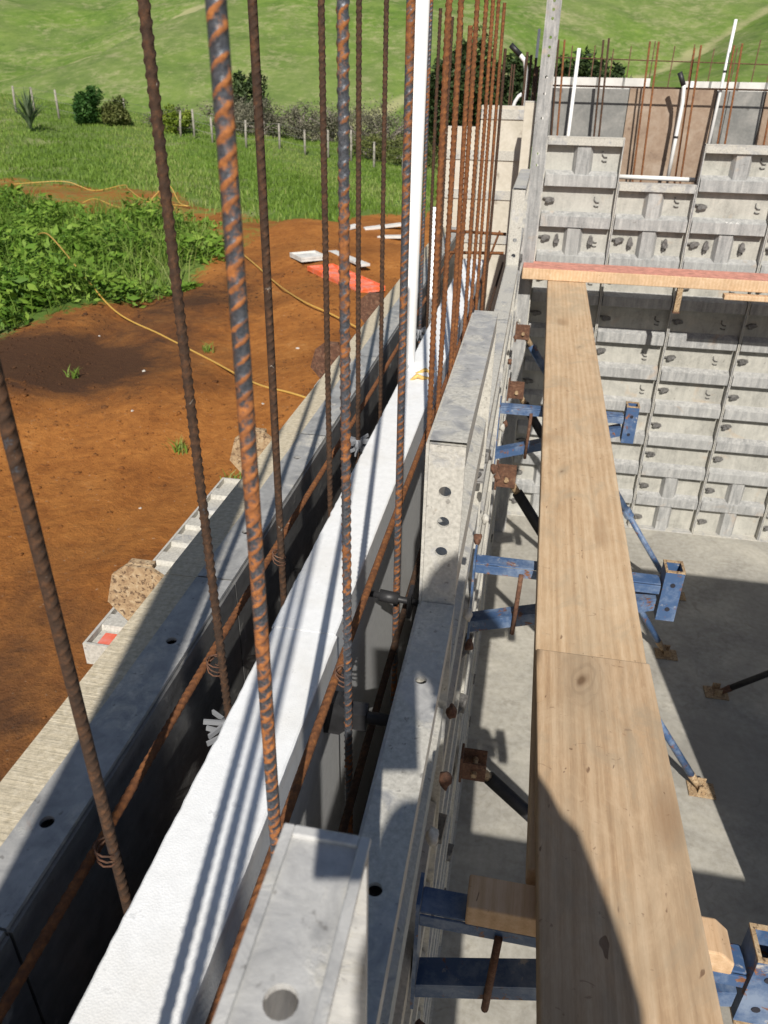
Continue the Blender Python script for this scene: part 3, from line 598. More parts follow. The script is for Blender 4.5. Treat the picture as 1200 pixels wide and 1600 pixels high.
def panel(name, label, w, top, bottom, loc, rz, mat, group, flange_holes=(), end_holes=(), vrows=(0, 2), pins=True, ribs=True, clips=False, cat='panel', low_rows=2, pin_rows=99, deep=.058, side_mat=None):
    """one aluminium form panel. local x = width, local -y = ribbed side, concrete face at local y=0, z up from the foot"""
    r = thing(name, label, cat, (loc[0], loc[1], bottom), group, rz); h = top - bottom
    fm = 'pane_cement' if mat == 'far_aluminium' else ('gap_shade_aluminium' if mat == 'outer_aluminium' else mat); rm = 'rib_aluminium' if mat == 'far_aluminium' else mat; sm = side_mat or mat
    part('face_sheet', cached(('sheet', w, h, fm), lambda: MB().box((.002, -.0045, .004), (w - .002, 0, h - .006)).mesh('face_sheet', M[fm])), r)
    def fr():
        m = MB(); m.holed((.0015, -.005, h), (1, 0, 0), (0, -1, 0), (0, 0, 1), w - .003, deep - .005, .006, [(q, .0098 if mat == 'clean_aluminium' else .0082) for q in flange_holes])
        (m if mat != 'clean_aluminium' else MB()).box((.009, -deep + .001, h - .046), (w - .009, -deep + .006, h - .006)); (m if mat != 'clean_aluminium' else MB()).box((.009, -deep + .006, h - .046), (w - .009, -.0055, h - .041)); return m.mesh('top_flange', M[mat])
    part('top_flange', cached(('flange', w, h, tuple(flange_holes), mat, deep), fr), r)
    part('bottom_rail', cached(('foot', w, mat, deep), lambda: MB().box((.0015, -deep, 0), (w - .0015, -.005, .007)).mesh('bottom_rail', M[mat])), r)
    def side():
        m = MB()
        m.holed((.0015, -.005, .0075), (0, 0, 1), (0, -1, 0), (-1, 0, 0), h - .014, deep - .0055, .006, [(q - bottom, .0095) for q in end_holes])
        return m.mesh('side_rail', M[sm])
    part('side_rail', cached(('side', h, tuple(end_holes), sm, deep), side), r)
    so = part('side_rail', cached(('side2', h, mat, w, deep), lambda: MB().box((w - .0075, -deep + .0005, .0075), (w - .0015, -.005, h - .0065)).mesh('side_rail', M[mat])), r)
    zs = [GRID0 - PITCH*k for k in range(-1, 12)]; zs = [z for z in zs if bottom + .06 < z < top - .16]
    rows = []; up = top - .006
    for z in zs: rows.append((z + .093, up)); up = z
    rows.append((bottom + .007, up))
    if ribs:
        for z in zs:
            part('rib', cached(('rib', w, mat), lambda: hat(.014, w - .014, 0, .093, True).mesh('rib', M[rm])), r, (0, 0, z - bottom))
        for j, (a, b) in enumerate(rows):
            if j in vrows or j >= len(rows) - low_rows:
                part('centre_rib', cached(('cr', w, round(b - a, 3), mat), lambda: hat(w/2 - .058, w/2 + .058, -.03, b - a, False, -.0045, -.0435, .02).mesh('centre_rib', M[rm])), r, (0, 0, a - bottom))
    if pins:
        me = cached('pin', pin_mesh)
        for j, (a, b) in enumerate(rows[1:pin_rows]):
            p = part('wedge_pin', me, r, (.014, 0, (a + b)/2 - bottom + random.uniform(-.01, .012))); p.rotation_euler = (0, random.uniform(-.12, .2), 0)
    if clips:
        me = cached('clip', clip_mesh)
        for j, (a, b) in enumerate(rows[:7]):
            if random.random() < .8: part('hook_clip', me, r, (w*.74 + random.uniform(-.02, .03), 0, (a + b)/2 - bottom))
    return r, rows

# outer form of the wall (left): faces the wall at x=-.428, ribs to the outside
yy0 = -.85
names_l = ['outer form panel beside the photographer, nearest to the lens', 'grey outer form panel holding the first two flange holes, left foreground', 'grey outer form panel with a seam under the second tall rebar', 'grey outer form panel with a pale patch at its seam, middle of the left form',
           'grey outer form panel left of the white conduit', 'outer form panel beyond the white conduit, sunlit', 'outer form panel far along the left form, behind the rebar row', 'outer form panel last before the corner']
for k in range(8):
    y0 = yy0 + .61*k; y1 = y0 + .61
    if k == 7: y1 = 4.70
    w = round(y1 - y0, 3)
    # panel width runs along -Y when rotated by -90 degrees, so its origin sits at the far end
    hl = [y1 - q for q in (.172, .492, .815, 1.136, 1.463, 1.79, 2.11, 2.43, 2.75, 3.07, 3.39, 3.71, -.15, -.47) if y0 + .03 < q < y1 - .03]
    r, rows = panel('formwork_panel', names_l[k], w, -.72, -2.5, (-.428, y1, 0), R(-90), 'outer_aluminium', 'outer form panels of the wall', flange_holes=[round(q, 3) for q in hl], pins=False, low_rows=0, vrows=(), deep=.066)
    hh = 1.78
    rail = MB().box((.001, -.122, hh - .07), (w - .001, -.0665, hh - .003)); part('back_rail', rail.mesh('back_rail', M['crust_rail']), r)
# inner form of the wall (between gap and room): faces x=-.122, ribs to the room
inner = [(-.92, -.31, -.72, 'inner form panel behind the lens beside the raised one'), (-.31, .322, -.43, 'raised clean aluminium form panel nearest to the lens, bottom centre, with one big hole'), (.322, .99, -.72, 'low inner form panel with two flange holes, right of the thick middle rebar'),
         (.99, 1.73, -.44, 'raised inner form panel showing three holes in its end face, middle of the wall'), (1.73, 2.72, -.72, 'low inner form panel hidden behind the raised middle one'), (2.72, 3.68, -.72, 'low inner form panel before the far raised one'), (3.68, 4.62, -.39, 'far raised inner form panel with round holes in its end face by the red-edged board')]
for k, (y0, y1, top, lb) in enumerate(inner):
    w = round(y1 - y0, 3); ev = [.529, .580, .633] if k == 3 else ([.617, .685, .751] if k == 6 else [])
    fh = {1: [.523], 2: [.160, .482], 4: [.2, .6], 5: [.2, .6]}.get(k, [])
    r, rows = panel('formwork_panel', lb, w, top, -2.84, (-.122, y0, 0), R(90), 'clean_aluminium' if k == 1 else ('aluminium' if k != 6 else 'far_aluminium'), 'inner form panels of the wall', flange_holes=fh, end_holes=[-q for q in ev], low_rows=0, vrows=(), pins=False, side_mat='crusted_aluminium' if k in (3, 6) else None)
    if k == 1:      # lips and a scribed line on the clean top
        hh = top + 2.84
        MB().box((0, -.0590, hh - .001), (w, -.0515, hh + .0035)).box((0, -.0075, hh - .001), (w, 0, hh + .0035)).box((w - .008, -.0515, hh - .001), (w, -.0075, hh + .0035)).build('raised_lip', M['clean_aluminium'], r, local=True, bevel=.0012)
    me = cached('pin', pin_mesh)
    for (a, b) in rows:
        for e in (.014, w - .11):
            if random.random() < .22:
                p = part('wedge_pin', me, r, (e + random.uniform(0, .02), -.032, (a + b)/2 + 2.84 + random.uniform(-.05, .05))); p.rotation_euler = (0, random.uniform(-.5, .5), random.uniform(-.2, .2))

# far wall, room side
seams = [.005 + .4525*k for k in range(6)]; tops = [-.25, -.49, -.27, -.27, -.49, -.27]
lbf = ['far wall form panel at the left, next to the tall perforated post', 'lower far wall form panel with the white conduit lying along its top edge', 'far wall form panel with a chalk mark, right of the lower one', 'fourth far wall form panel from the corner post, at the right edge of the photo', 'lower far wall form panel just beyond the right edge of the photo', 'far wall form panel close to the right-hand corner']
far = []
for k in range(6):
    r, rows = panel('formwork_panel', lbf[k], .4525, tops[k], -2.84, (seams[k], 5.2, 0), 0, 'far_aluminium', 'room side form panels of the far wall', vrows=(0, 2) if tops[k] > -.4 else (0, 1), clips=True, pin_rows=99)
    far.append((r, rows))
    me = cached('pin', pin_mesh); rw = rows[2] if tops[k] > -.4 else rows[1]
    for q in (.12, .33):
        p = part('wedge_pin', me, r, (q, -.004, rw[0] + 2.84 + .03)); p.rotation_euler = (0, R(-84), 0)
# chalk handwriting on a rib of the third panel (strokes read J 2 G)
r3 = far[2][0]; zc = GRID0 - PITCH + .052 + 2.84
strokes = [[(0, .018), (.012, .018)], [(.008, .018), (.008, -.012), (.002, -.018), (-.006, -.014)], [(.02, .012), (.028, .018), (.034, .012), (.022, -.006), (.036, -.006)], [(.062, .014), (.052, .018), (.045, .004), (.05, -.012), (.06, -.010), (.062, .0), (.054, .0)]]
cm = MB()
for st in strokes: cm.tube([(p*1.3 + .2, -.0485, q*1.3) for p, q in st], .0022, 6)
o = cm.build('chalk_mark', M['chalk'], r3, True, local=True); o.location = (0, 0, zc)

# far wall, outer skin panels (their smooth concrete face looks at us), and the wall's own closing pieces
def skin(x0, x1, z0, z1, y, mat, label, group, lip=True):
    r = thing('form_face_panel', label, 'panel', ((x0 + x1)/2, y + .03, z0), group)
    MB().box((x0 + .002, y, z0), (x1 - .002, y + .012, z1)).build('face_sheet', M[mat], r, bevel=.001)
    m = MB()
    for x in (x0 + .002, x1 - .014): m.box((x, y + .0125, z0), (x + .012, y + .07, z1))
    m.box((x0 + .014, y + .0125, z1 - .012), (x1 - .014, y + .07, z1)).box((x0 + .014, y + .0125, z0), (x1 - .014, y + .07, z0 + .012))
    m.build('edge_frame', M['aluminium'], r); return r
skin(-.02, .475, -2.5, 0, 5.56, 'grey_face', 'dark grey stained form face at the far left, in the shadow of the tall post', 'outer form faces of the far wall')
skin(.475, .99, -2.5, .005, 5.56, 'brown_ply', 'brown rusty form face behind the bent white conduit', 'outer form faces of the far wall')
skin(.99, 1.06, -2.5, 0, 5.56, 'grey_face', 'narrow grey filler face right of the brown form face', 'outer form faces of the far wall')
skin(1.06, 1.27, -2.5, 0, 5.56, 'grey_face', 'grey stained form face near the right edge of the photo', 'outer form faces of the far wall')
skin(1.27, 1.73, -2.5, 0, 5.56, 'brown_ply', 'brown form face at the right edge of the photo', 'outer form faces of the far wall')
skin(1.73, 2.30, -2.5, 0, 5.56, 'grey_face', 'grey form face beyond the right edge of the photo', 'outer form faces of the far wall')
for x0, x1, z1, lb in [(-.62, -.41, -.22, 'pale form face closing the left end of the wall, behind the rebar row'), (-.41, -.115, -.10, 'cream form face closing the end of the wall behind the dense rebars')]:
    r = skin(x0, x1, -2.5, z1, 5.30, 'cream_face', lb, 'form faces closing the wall end')
    for zz in (-.17, -.40, -.63, -.90): 
        if zz < z1 - .03: MB().box((x0 + .003, 5.292, zz - .004), (x1 - .003, 5.2995, zz + .05)).build('strap', M['aluminium'], r)
r = thing('filler_post', 'cream cement-stained filler post between the dense rebars and the tall perforated post', 'post', (-.107, 5.02, -2.84))
MB().box((-.140, 4.98, -2.84), (-.078, 5.06, -.075)).build('body', M['cream_face'], r, bevel=.002)
MB().box((-.139, 4.98, -.0745), (-.079, 5.06, -.068)).build('cap_plate', M['aluminium'], r)
# tall perforated corner post
r = thing('corner_post', 'tall perforated aluminium corner post rising above the far wall out of the picture', 'post', (-.035, 4.91, -2.84))
hs = [(.0 + q, .0075) for q in ([2.84 - .39, 2.84 - .33] + [2.84 - .15, 2.84 - .03, 2.84 + .05, 2.84 + .15, 2.84 + .19, 2.84 + .235, 2.84 + .32, 2.84 + .36, 2.84 + .40, 2.84 + .5])]
MB().holed((.005, 4.88, -2.84), (0, 0, 1), (-1, 0, 0), (0, -1, 0), 3.75, .078, .006, hs).build('front_plate', M['rib_aluminium'], r)
m = MB().box((-.001, 4.8865, -2.84), (.005, 4.94, .91)).box((-.073, 4.8865, -2.84), (-.067, 4.94, .91)); m.build('side_plate', M['rib_aluminium'], r)
MB().box((.005, 4.93, -2.84), (.012, 5.13, -.26)).build('return_plate', M['far_aluminium'], r)

r = thing('corner_post', 'unseen aluminium post added behind the photographer to shade the outer form flange', 'post', (-.31, -.35, -2.5))  # added out of view to cast shade along the outer form
MB().holed((-.275, -.37, -2.5), (0, 0, 1), (-1, 0, 0), (0, -1, 0), 3.2, .075, .006, []).build('front_plate', M['far_aluminium'], r)
MB().box((-.281, -.3695, -2.5), (-.275, -.31, .70)).box((-.35, -.3695, -2.5), (-.344, -.31, .70)).build('side_plate', M['far_aluminium'], r)
# white boards and thin starter bars of the next pour beyond the far wall
for x0, x1, z1, lb in [(-.05, .74, .075, 'long white form board standing beyond the far wall, left of the gap'), (.98, 2.6, .06, 'long white form board standing beyond the far wall at the right')]:
    r = thing('form_board', lb, 'board', ((x0 + x1)/2, 7.0, -1.2), 'white boards beyond the far wall'); n = int((x1 - x0)/.22)
    MB().box((x0, 7.0, -1.2), (x1, 7.03, z1)).build('board', M['white_board'], r)
    m = MB()
    for q in range(1, n + 1): m.box((x0 + q*(x1 - x0)/(n + 1) - .008, 6.992, -1.2), (x0 + q*(x1 - x0)/(n + 1) + .008, 6.9995, z1))
    m.build('seam_strip', M['grey_face'], r)

# ------------------------------------------------------------------ reinforcing bars
def rebar_mesh(L, r0=.0053, pitch=.0126, ds=.0014, n=16, rh=.00125):
    k = int(L/ds); s = np.linspace(0, L, k + 1); th = np.arange(n)*2*np.pi/n; SS, TH = np.meshgrid(s, th, indexing='ij')
    half = (TH >= np.pi); ph = SS/pitch - np.where(half, TH - np.pi, TH)/np.pi*1.0 + half*.5
    fr = np.abs((ph % 1) - .5); env = np.sqrt(np.abs(np.sin(TH))); rib = np.clip((.5 - fr - .31)/.11, 0, 1)*env
    lon = np.clip(1 - np.minimum(np.abs(np.sin(TH/1.0)), 1)*3.2, 0, 1)
    hh = np.maximum(rib, lon*.65); rad = r0 + rh*hh; taper = 1.0
    V = np.stack([rad*np.cos(TH) + .0028*np.sin(SS*2.3 + .6), rad*np.sin(TH) + .0022*np.sin(SS*3.1), SS], -1).reshape(-1, 3)
    i = np.arange((k + 1)*n).reshape(k + 1, n); j = np.roll(i, -1, 1)
    F = np.stack([i[:-1], j[:-1], j[1:], i[1:]], -1).reshape(-1, 4)
    me = np_mesh('rebar', V, F, None, rib.ravel(), True, 'rib'); return me
def with_mat(me, mat):
    c = me.copy(); c.materials.clear(); c.materials.append(M[mat]); return c
base_bar = rebar_mesh(1.95); BAR = {k: with_mat(base_bar, k) for k in ('steel_half_rusted', 'steel_rusted', 'steel_orange_rust', 'steel_bright_rust')}
def vbar(x, y, ztop, mat, label, group, tilt=(0, 0)):
    o = link('rebar', BAR[mat], (x, y, ztop - 1.95)); o.rotation_euler = (tilt[0], tilt[1], random.uniform(0, 6.28)); return tag(o, label, 'rebar', group)
gl_, gr_ = 'vertical bars left of the foam', 'vertical bars right of the foam'
HR, RU, OR = 'steel_half_rusted', 'steel_rusted', 'steel_orange_rust'
# left row: x/y ratios measured on the photograph
left = [(.478, -.795, RU, 'dark rusty rebar leaning out of the left edge of the photo'), (.79, -.478, RU, 'dark rusty rebar rising from the white plastic spacer, second of the left row'), (1.085, -.350, RU, 'thin dark rebar right of the big orange-ribbed one'),
        (1.41, -.267, RU, 'thin dark rebar left of the thick middle one, standing before the green bank'), (1.70, -.223, RU, 'thin brown rebar just right of the thick middle one'), (1.99, -.191, RU, 'thin rusty rebar half-way to the white conduit'), (2.32, -.164, RU, 'thin rebar hidden close behind the grey bar left of the conduit'),
        (2.70, -.1395, HR, 'thin grey rebar immediately right of the white conduit'), (2.95, -.1295, RU, 'thin rusty rebar at the left of the dense row'), (3.3, -.116, RU, 'thin rusty rebar far along the left row inside the dense group'), (3.62, -.106, RU, 'last visible thin rebar of the left row')]
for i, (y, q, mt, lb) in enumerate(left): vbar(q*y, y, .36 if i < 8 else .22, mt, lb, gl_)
right = [(.476, -.398, 'steel_bright_rust', 'thickest nearest rebar with orange ribs on blue-grey steel'), (.786, -.2417, HR, 'thick blue-grey and rust rebar in the middle, crossing the foam joint'), (1.13, -.1612, HR, 'grey rebar directly left of the white conduit'), (1.52, -.1200, OR, 'orange rusty rebar first right of the white conduit'),
         (1.74, -.1085, OR, 'orange rusty rebar second right of the white conduit'), (2.05, -.0945, OR, 'rusty rebar with a lower top in the dense row'), (2.1, -.0905, OR, 'lapped rusty rebar close beside the one with a lower top'), (2.38, -.0795, OR, 'rusty rebar of the dense row in front of the cream face'), (2.64, -.0728, OR, 'rusty rebar of the dense row, third from its right end'),
         (2.9, -.0662, OR, 'rusty rebar of the dense row, second from its right end'), (3.2, -.0592, OR, 'short rusty rebar at the right end of the dense row'), (3.5, -.056, RU, 'thin brown rebar behind the right end of the dense row')]
tp = [.36, .36, .36, .36, .36, .12, .36, .36, .36, .36, .255, .13]
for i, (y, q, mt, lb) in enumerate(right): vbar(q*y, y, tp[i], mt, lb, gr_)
for y, x, lb in [(.18, -.38, 'rebar of the left row beside the photographer, outside the frame'), (-.12, -.38, 'rebar of the left row behind the photographer, outside the frame')]: vbar(x, y, .36, RU, lb, gl_)
for y, x, lb in [(-.05, -.19, 'rebar of the right row beside the photographer, outside the frame'), (-.12, -.160, 'unseen rebar added to shade the foam, outer of two beside the photographer'), (-.12, -.1455, 'unseen rebar added to shade the foam, inner of two beside the photographer')]: vbar(x, y, .36, RU, lb, gr_)  # last two added out of view to cast a wide stripe on foam
# horizontal bars tied to the verticals
long_bar = rebar_mesh(5.4, ds=.0022, n=12); LB = {k: with_mat(long_bar, k) for k in (OR, RU)}
def hbar(x, z, y0, mat, label, yaw=0.0, pitch=0.0):
    o = link('rebar', LB[mat], (x, y0, z)); o.rotation_euler = (R(-90) + pitch, 0, yaw); return tag(o, label, 'rebar', 'horizontal bars tied across the verticals')
hbar(-.403, -.742, -.75, OR, 'long rusty horizontal bar inside the left gap, along the left form')
hbar(-.207, -.728, -.75, OR, 'long rusty horizontal bar along the right side of the foam, topmost')
hbar(-.172, -.90, -.75, RU, 'lower rusty horizontal bar deep in the right gap')
hbar(-.400, -.98, -.75, RU, 'lower horizontal bar deep in the dark left gap')
def tie_wire(x, y, z, label):
    m = MB()
    for k in range(3):
        m.tube([(x + .011*math.cos(t*.7 + k) , y + .011*math.sin(t*.7 + k), z + .012*math.sin(t*.35 + k*1.3)) for t in range(10)], .0012, 5)
    return tag(m.build('tie_wire', M['dark_rust'], None, True), label, 'wire', 'tie wires on the bar crossings')
for i, (x, y, z, lb) in enumerate([(-.388, .478, -.735, 'twist of tie wire where the leftmost rebar meets the horizontal bar'), (-.388, .79, -.735, 'twist of tie wire on the rebar above the plastic spacer'), (-.386, 1.085, -.735, 'twist of tie wire on the thin dark rebar at the horizontal bar'), (-.198, .79, -.72, 'twist of tie wire on the thick middle rebar')]): tie_wire(x, y, z, lb)
# far wall bars
def thin(pts, r, mat, label, group, name='rebar', cat='rebar'):
    return tag(MB().tube(pts, r, 8).build(name, M[mat], None, True), label, cat, group)
far_bars = [(.01, .25, RU), (.045, .245, OR), (.27, .25, RU), (.295, .255, RU), (.535, .245, OR), (.575, .24, OR), (.79, .215, OR), (.81, .225, OR), (1.005, .23, OR), (1.03, .235, OR), (1.27, .20, OR), (1.30, .21, OR), (1.55, .22, RU), (1.8, .22, RU)]
desc = ['dark thin rebar just right of the perforated post', 'orange thin rebar right of the perforated post', 'dark left bar of the pair over the shadowed grey face', 'dark right bar of the pair over the shadowed grey face', 'left bar of the pair on the brown form face', 'right bar of the pair on the brown form face', 'left bar of the pair beside the bent white conduit', 'right bar of the pair beside the bent white conduit', 'left bar of the pair near the tall white conduit at right', 'right bar of the pair near the tall white conduit at right', 'left bar of the pair on the brown face at the right edge', 'right bar of the pair on the brown face at the right edge', 'bar beyond the right edge of the photo, left one', 'bar beyond the right edge of the photo, right one']
for i, (x, zt, mt) in enumerate(far_bars): thin([(x + .06, 5.33 if i % 2 else 5.42, -1.3), (x, 5.33 if i % 2 else 5.42, zt)], .0058, mt, desc[i], 'vertical bars inside the far wall')
thin([(.0, 5.45, .012), (2.3, 5.45, .004)], .005, RU, 'thin horizontal bar lying along the top of the far wall', None)
for i in range(16):
    x = -.02 + i*.155 + random.uniform(-.02, .02); thin([(x, 7.4, -1.2), (x + .01, 7.4, .33 + random.uniform(-.05, .03))], .0042, 'dark_rust', 'thin dark starter bar standing beyond the white boards, one of an even row', 'row of thin starter bars beyond the far wall')
thin([(-.1, 7.41, .22), (2.5, 7.41, .17)], .004, 'dark_rust', 'thin horizontal bar tied across the row of far starter bars', None)
for i, (x, y, zt, lb) in enumerate([(-.165, 5.4, .185, 'short dark rebar left of the black-capped bent conduit'), (-.14, 5.4, .17, 'short dark rebar behind the black-capped bent conduit'), (-.11, 5.4, .155, 'short dark rebar right of the black-capped bent conduit'), (-.095, 5.4, .11, 'short brown rebar against the perforated post'), (-.25, 5.4, .12, 'thin brown bar standing behind the end of the dense row'), (-.235, 5.4, .12, 'thin brown bar doubled behind the end of the dense row')]):
    thin([(x - .005, y, -1.0), (x, y, zt)], .0075 if i < 4 else .005, RU, lb, 'short bars at the wall corner')
for i, (p, q, lb) in enumerate([((-.42, 3.80, -.70), (-.14, 3.80, -.69), 'rusty cross bar tied across the foam at the far end'), ((-.42, 3.92, -.62), (-.14, 3.90, -.62), 'second rusty cross bar tied above the far end of the foam')]):
    thin([p, q], .0075, OR, lb, 'cross bars at the far end of the foam')

# ------------------------------------------------------------------ foam core boards
def foam(y0, y1, dx, label, z=-.72):
    n = int((y1 - y0)/.012); ys = np.linspace(y0, y1, n + 1); V = []; F = []
    jl = RNG.normal(0, .00035, n + 1); jr = RNG.normal(0, .0002, n + 1); jz = RNG.normal(0, .0002, n + 1)
    nick = RNG.integers(0, n, 5); jl[nick] += RNG.uniform(.0005, .002, 5)
    for i, y in enumerate(ys):
        V += [(-.328 + dx + jl[i], y, z - .0022 + jz[i]), (-.3255 + dx + jl[i], y, z), (-.2305 + dx + jr[i], y, z), (-.228 + dx + jr[i], y, z - .0022), (-.228 + dx, y, z - .012), (-.228 + dx, y, -2.5), (-.328 + dx, y, -2.5), (-.328 + dx, y, z - .012)]
    for i in range(n):
        for k in range(8): F.append((i*8 + k, i*8 + (k + 1) % 8, (i + 1)*8 + (k + 1) % 8, (i + 1)*8 + k))
    F.append(tuple(range(8))); F.append(tuple(n*8 + k for k in range(8)))
    m = MB(); m.add(V, F); return tag(m.build('foam_board', M['foam']), label, 'foam board', 'white foam core boards of the wall')
foam(-.33, .876, .0, 'white foam core board nearest to the lens, filling the bottom left foreground'); foam(.8785, 2.10, -.003, 'white foam core board between the joint and the white conduit')
foam(2.1025, 3.0, .002, 'white foam core board beyond the white conduit', -.715); foam(3.003, 3.78, 0, 'far white foam core board under the dense rebars')
# amber expanding foam blobs at the conduit
m = MB(); m.tube([(-.300, 2.02, -.722), (-.285, 2.035, -.712), (-.268, 2.03, -.715), (-.250, 2.05, -.722)], [.004, .007, .006, .004], 8); m.tube([(-.295, 2.08, -.722), (-.27, 2.10, -.714), (-.255, 2.095, -.72)], [.004, .006, .004], 8)
tag(m.build('foam_bead', M['amber_foam'], None, True), 'amber bead of glue foam on the white foam board below the conduit', 'glue')
# conduits
def conduit(pts, r, label, cap=None, group=None, strap=None):
    rt = thing('conduit', label, 'conduit', pts[0], group)
    MB().tube(pts, r, 16).build('pipe', M['white_pvc'], rt, True)
    if cap: MB().tube(cap, r*1.25, 12).build('end_cap', M['black_rubber'], rt, True)
    if strap: MB().tube([(strap[0], strap[1], strap[2] - .006), (strap[0], strap[1], strap[2] + .006)], r*1.15, 12).build('tape_band', M['black_rubber'], rt)
    return rt
conduit([(-.332, 2.16, -1.3), (-.331, 2.16, -.7), (-.327, 2.16, .42)], .0205, 'tall white plastic conduit standing among the rebars in the middle of the photo')
conduit([(-.385, 3.05, -1.2), (-.382, 3.05, -.40)], .017, 'short white conduit ending low behind the orange rusty bars')
conduit([(-.165, 5.45, -.9), (-.155, 5.45, -.065), (-.165, 5.45, .09), (-.178, 5.45, .14), (-.212, 5.45, .173)], .013, 'bent white conduit with a black end cap left of the perforated post', [(-.208, 5.45, .17), (-.271, 5.45, .222)])
conduit([(-.235, 5.45, -.9), (-.226, 5.45, -.12), (-.215, 5.45, -.08), (-.195, 5.45, -.05), (-.176, 5.45, -.038)], .011, 'small white elbow of conduit just above the cream end face')
conduit([(-.12, 5.46, -.9), (-.109, 5.46, .306)], .008, 'short straight white conduit against the left side of the perforated post')
conduit([(.13, 5.45, -.9), (.136, 5.45, .209)], .011, 'straight white conduit above the shadowed grey face')
conduit([(.77, 5.40, -.488), (.774, 5.40, -.27), (.776, 5.40, -.064), (.768, 5.40, .01), (.762, 5.40, .03)], .0115, 'bent white conduit with a black cap in front of the brown form face', [(.763, 5.40, .025), (.729, 5.40, .091)], None, (.774, 5.40, -.25))
conduit([(.98, 5.47, -.5), (.99, 5.47, .0), (.995, 5.47, .359)], .009, 'tall slanting white conduit at the right, higher than all bars', None, None, (.992, 5.47, .1))
conduit([(.93, 6.3, -.4), (.945, 6.3, .055)], .010, 'small white conduit stub in the gap between the white boards')
tag(MB().tube([(.462, 5.33, -.475), (.92, 5.33, -.478)], .0135, 12).build('conduit', M['white_pvc'], None, True), 'white conduit lying flat along the top of the lower far panel', 'conduit')

# plastic spacers on the bars, form ties
def spacer(x, y, z, label):
    r = thing('bar_spacer', label, 'spacer', (x, y, z), 'plastic spacers on the left bars')
    MB().tube([(x, y, z), (x, y, z + .03)], .0105, 12).build('hub', M['shade_grey_plastic'], r, True)
    for lv in (0, .022):
        m = MB()
        for k in range(8):
            a = k*math.pi/4 + lv*12; c, s = math.cos(a), math.sin(a)
            m.bar((x + c*.010, y + s*.010, z + lv + .004), (x + c*.036, y + s*.036, z + lv + .004 + .004*math.sin(k*2)), .0035, .008)
        m.build('spoke_wheel', M['shade_grey_plastic'], r)
spacer(-.378, .79, -.87, 'white plastic star spacer low on the second rebar of the left row'); spacer(-.379, 1.70, -.80, 'pale plastic spacer at the foot of the thin brown rebar by the foam'); spacer(-.377, 2.70, -.80, 'pale plastic spacer on the grey rebar right of the conduit')
r = thing('form_tie', 'dark form tie crossing the right gap below the thick middle rebar', 'tie', (-.175, .80, -.82), 'form ties across the gap')
MB().tube([(-.232, .80, -.80), (-.12, .80, -.80)], .009, 10).build('rod', M['black_steel'], r, True); MB().prism([(-.228, -.83), (-.205, -.83), (-.19, -.815), (-.165, -.815), (-.165, -.785), (-.19, -.785), (-.205, -.77), (-.228, -.77)], 'y', .787, .813).build('cone', M['black_steel'], r)
r = thing('form_tie', 'black form tie rod with washers at the raised panel end', 'tie', (-.175, 1.09, -.80), 'form ties across the gap')
MB().tube([(-.23, 1.09, -.79), (-.12, 1.09, -.80)], .006, 10).build('rod', M['black_steel'], r, True); MB().tube([(-.205, 1.09, -.7915), (-.17, 1.09, -.795)], .011, 10).build('sleeve', M['black_steel'], r, True); MB().box((-.152, 1.07, -.82), (-.145, 1.11, -.775)).build('washer', M['black_steel'], r)

# ------------------------------------------------------------------ outside brackets and flat filler panels
def waler_plate(y, label, mat, yaw=0.0):
    r = thing('bracket_plate', label, 'bracket', (-.63, y, -.90), 'steel bracket plates sticking out of the outer form')
    hexa = [(-.558, -.868), (-.632, -.868), (-.680, -.812), (-.662, -.752), (-.634, -.730), (-.588, -.730), (-.558, -.750)]
    MB().prism(hexa, 'y', y - .004, y + .004).build('plate', M[mat], r)
    MB().box((-.634, y + .0045, -.740), (-.588, y + .022, -.729)).build('top_lip', M[mat], r, bevel=.002)
    m = MB(); m.tube([(-.600, y - .0045, -.85), (-.600, y - .010, -.85)], .006, 8); m.build('bolt_head', M['dark_rust'], r)
    MB().box((-.5625, y - .003, -1.05), (-.57, y + .003, -.75)).build('stem', M[mat], r)
    return r
for y, lb, mt in [(1.0, 'tan pitted rusty bracket plate nearest to the lens, beside the red label', 'pitted_rust'), (1.6, 'tan pitted bracket plate half hidden behind the big orange-ribbed rebar', 'pitted_rust'), (2.33, 'dark rusty bracket plate third along the outer form', 'dark_rust'), (3.02, 'dark rusty bracket plate in front of the red panel', 'dark_rust'), (.3, 'tan rusty bracket plate left of the frame', 'pitted_rust')]: waler_plate(y, lb, mt)
def filler(y0, y1, x0, z, label, red=False):
    r = thing('ladder_panel', label, 'panel', (x0 + .1, (y0 + y1)/2, z - .06), 'narrow ladder-like panels lying flat outside the form'); x1 = x0 + .16
    MB().box((x0 + .006, y0 + .006, z - .018), (x1 - .006, y1 - .006, z - .0125)).build('face_sheet', M['crusted_aluminium'], r)
    e = MB(); e.box((x0, y0, z - .05), (x0 + .0055, y1, z)).box((x1 - .0055, y0, z - .05), (x1, y1, z)).box((x0 + .0055, y0, z - .05), (x1 - .0055, y0 + .0055, z)).box((x0 + .0055, y1 - .0055, z - .05), (x1 - .0055, y1, z)).build('edge_frame', M['crusted_aluminium'], r)
    n = int((y1 - y0)/.075)
    for k in range(1, n):
        yk = y0 + k*(y1 - y0)/n
        (hat(0, 1, 0, 1, True) and MB()).prism([(yk - .022, z - .0123), (yk - .018, z - .001), (yk + .018, z - .001), (yk + .022, z - .0123)], 'x', x0 + .0057, x1 - .0057).build('rib', M['aluminium' if k % 2 else 'crusted_aluminium'], r)
    if red: MB().box((x0 + .02, y0 + .012, z - .0122), (x1 - .02, y0 + .05, z - .0095)).build('label_plate', M['red_paint'], r)
filler(1.03, 1.76, -.775, -.95, 'pale narrow ladder-like panel with a red label, lying outside the left form', True)
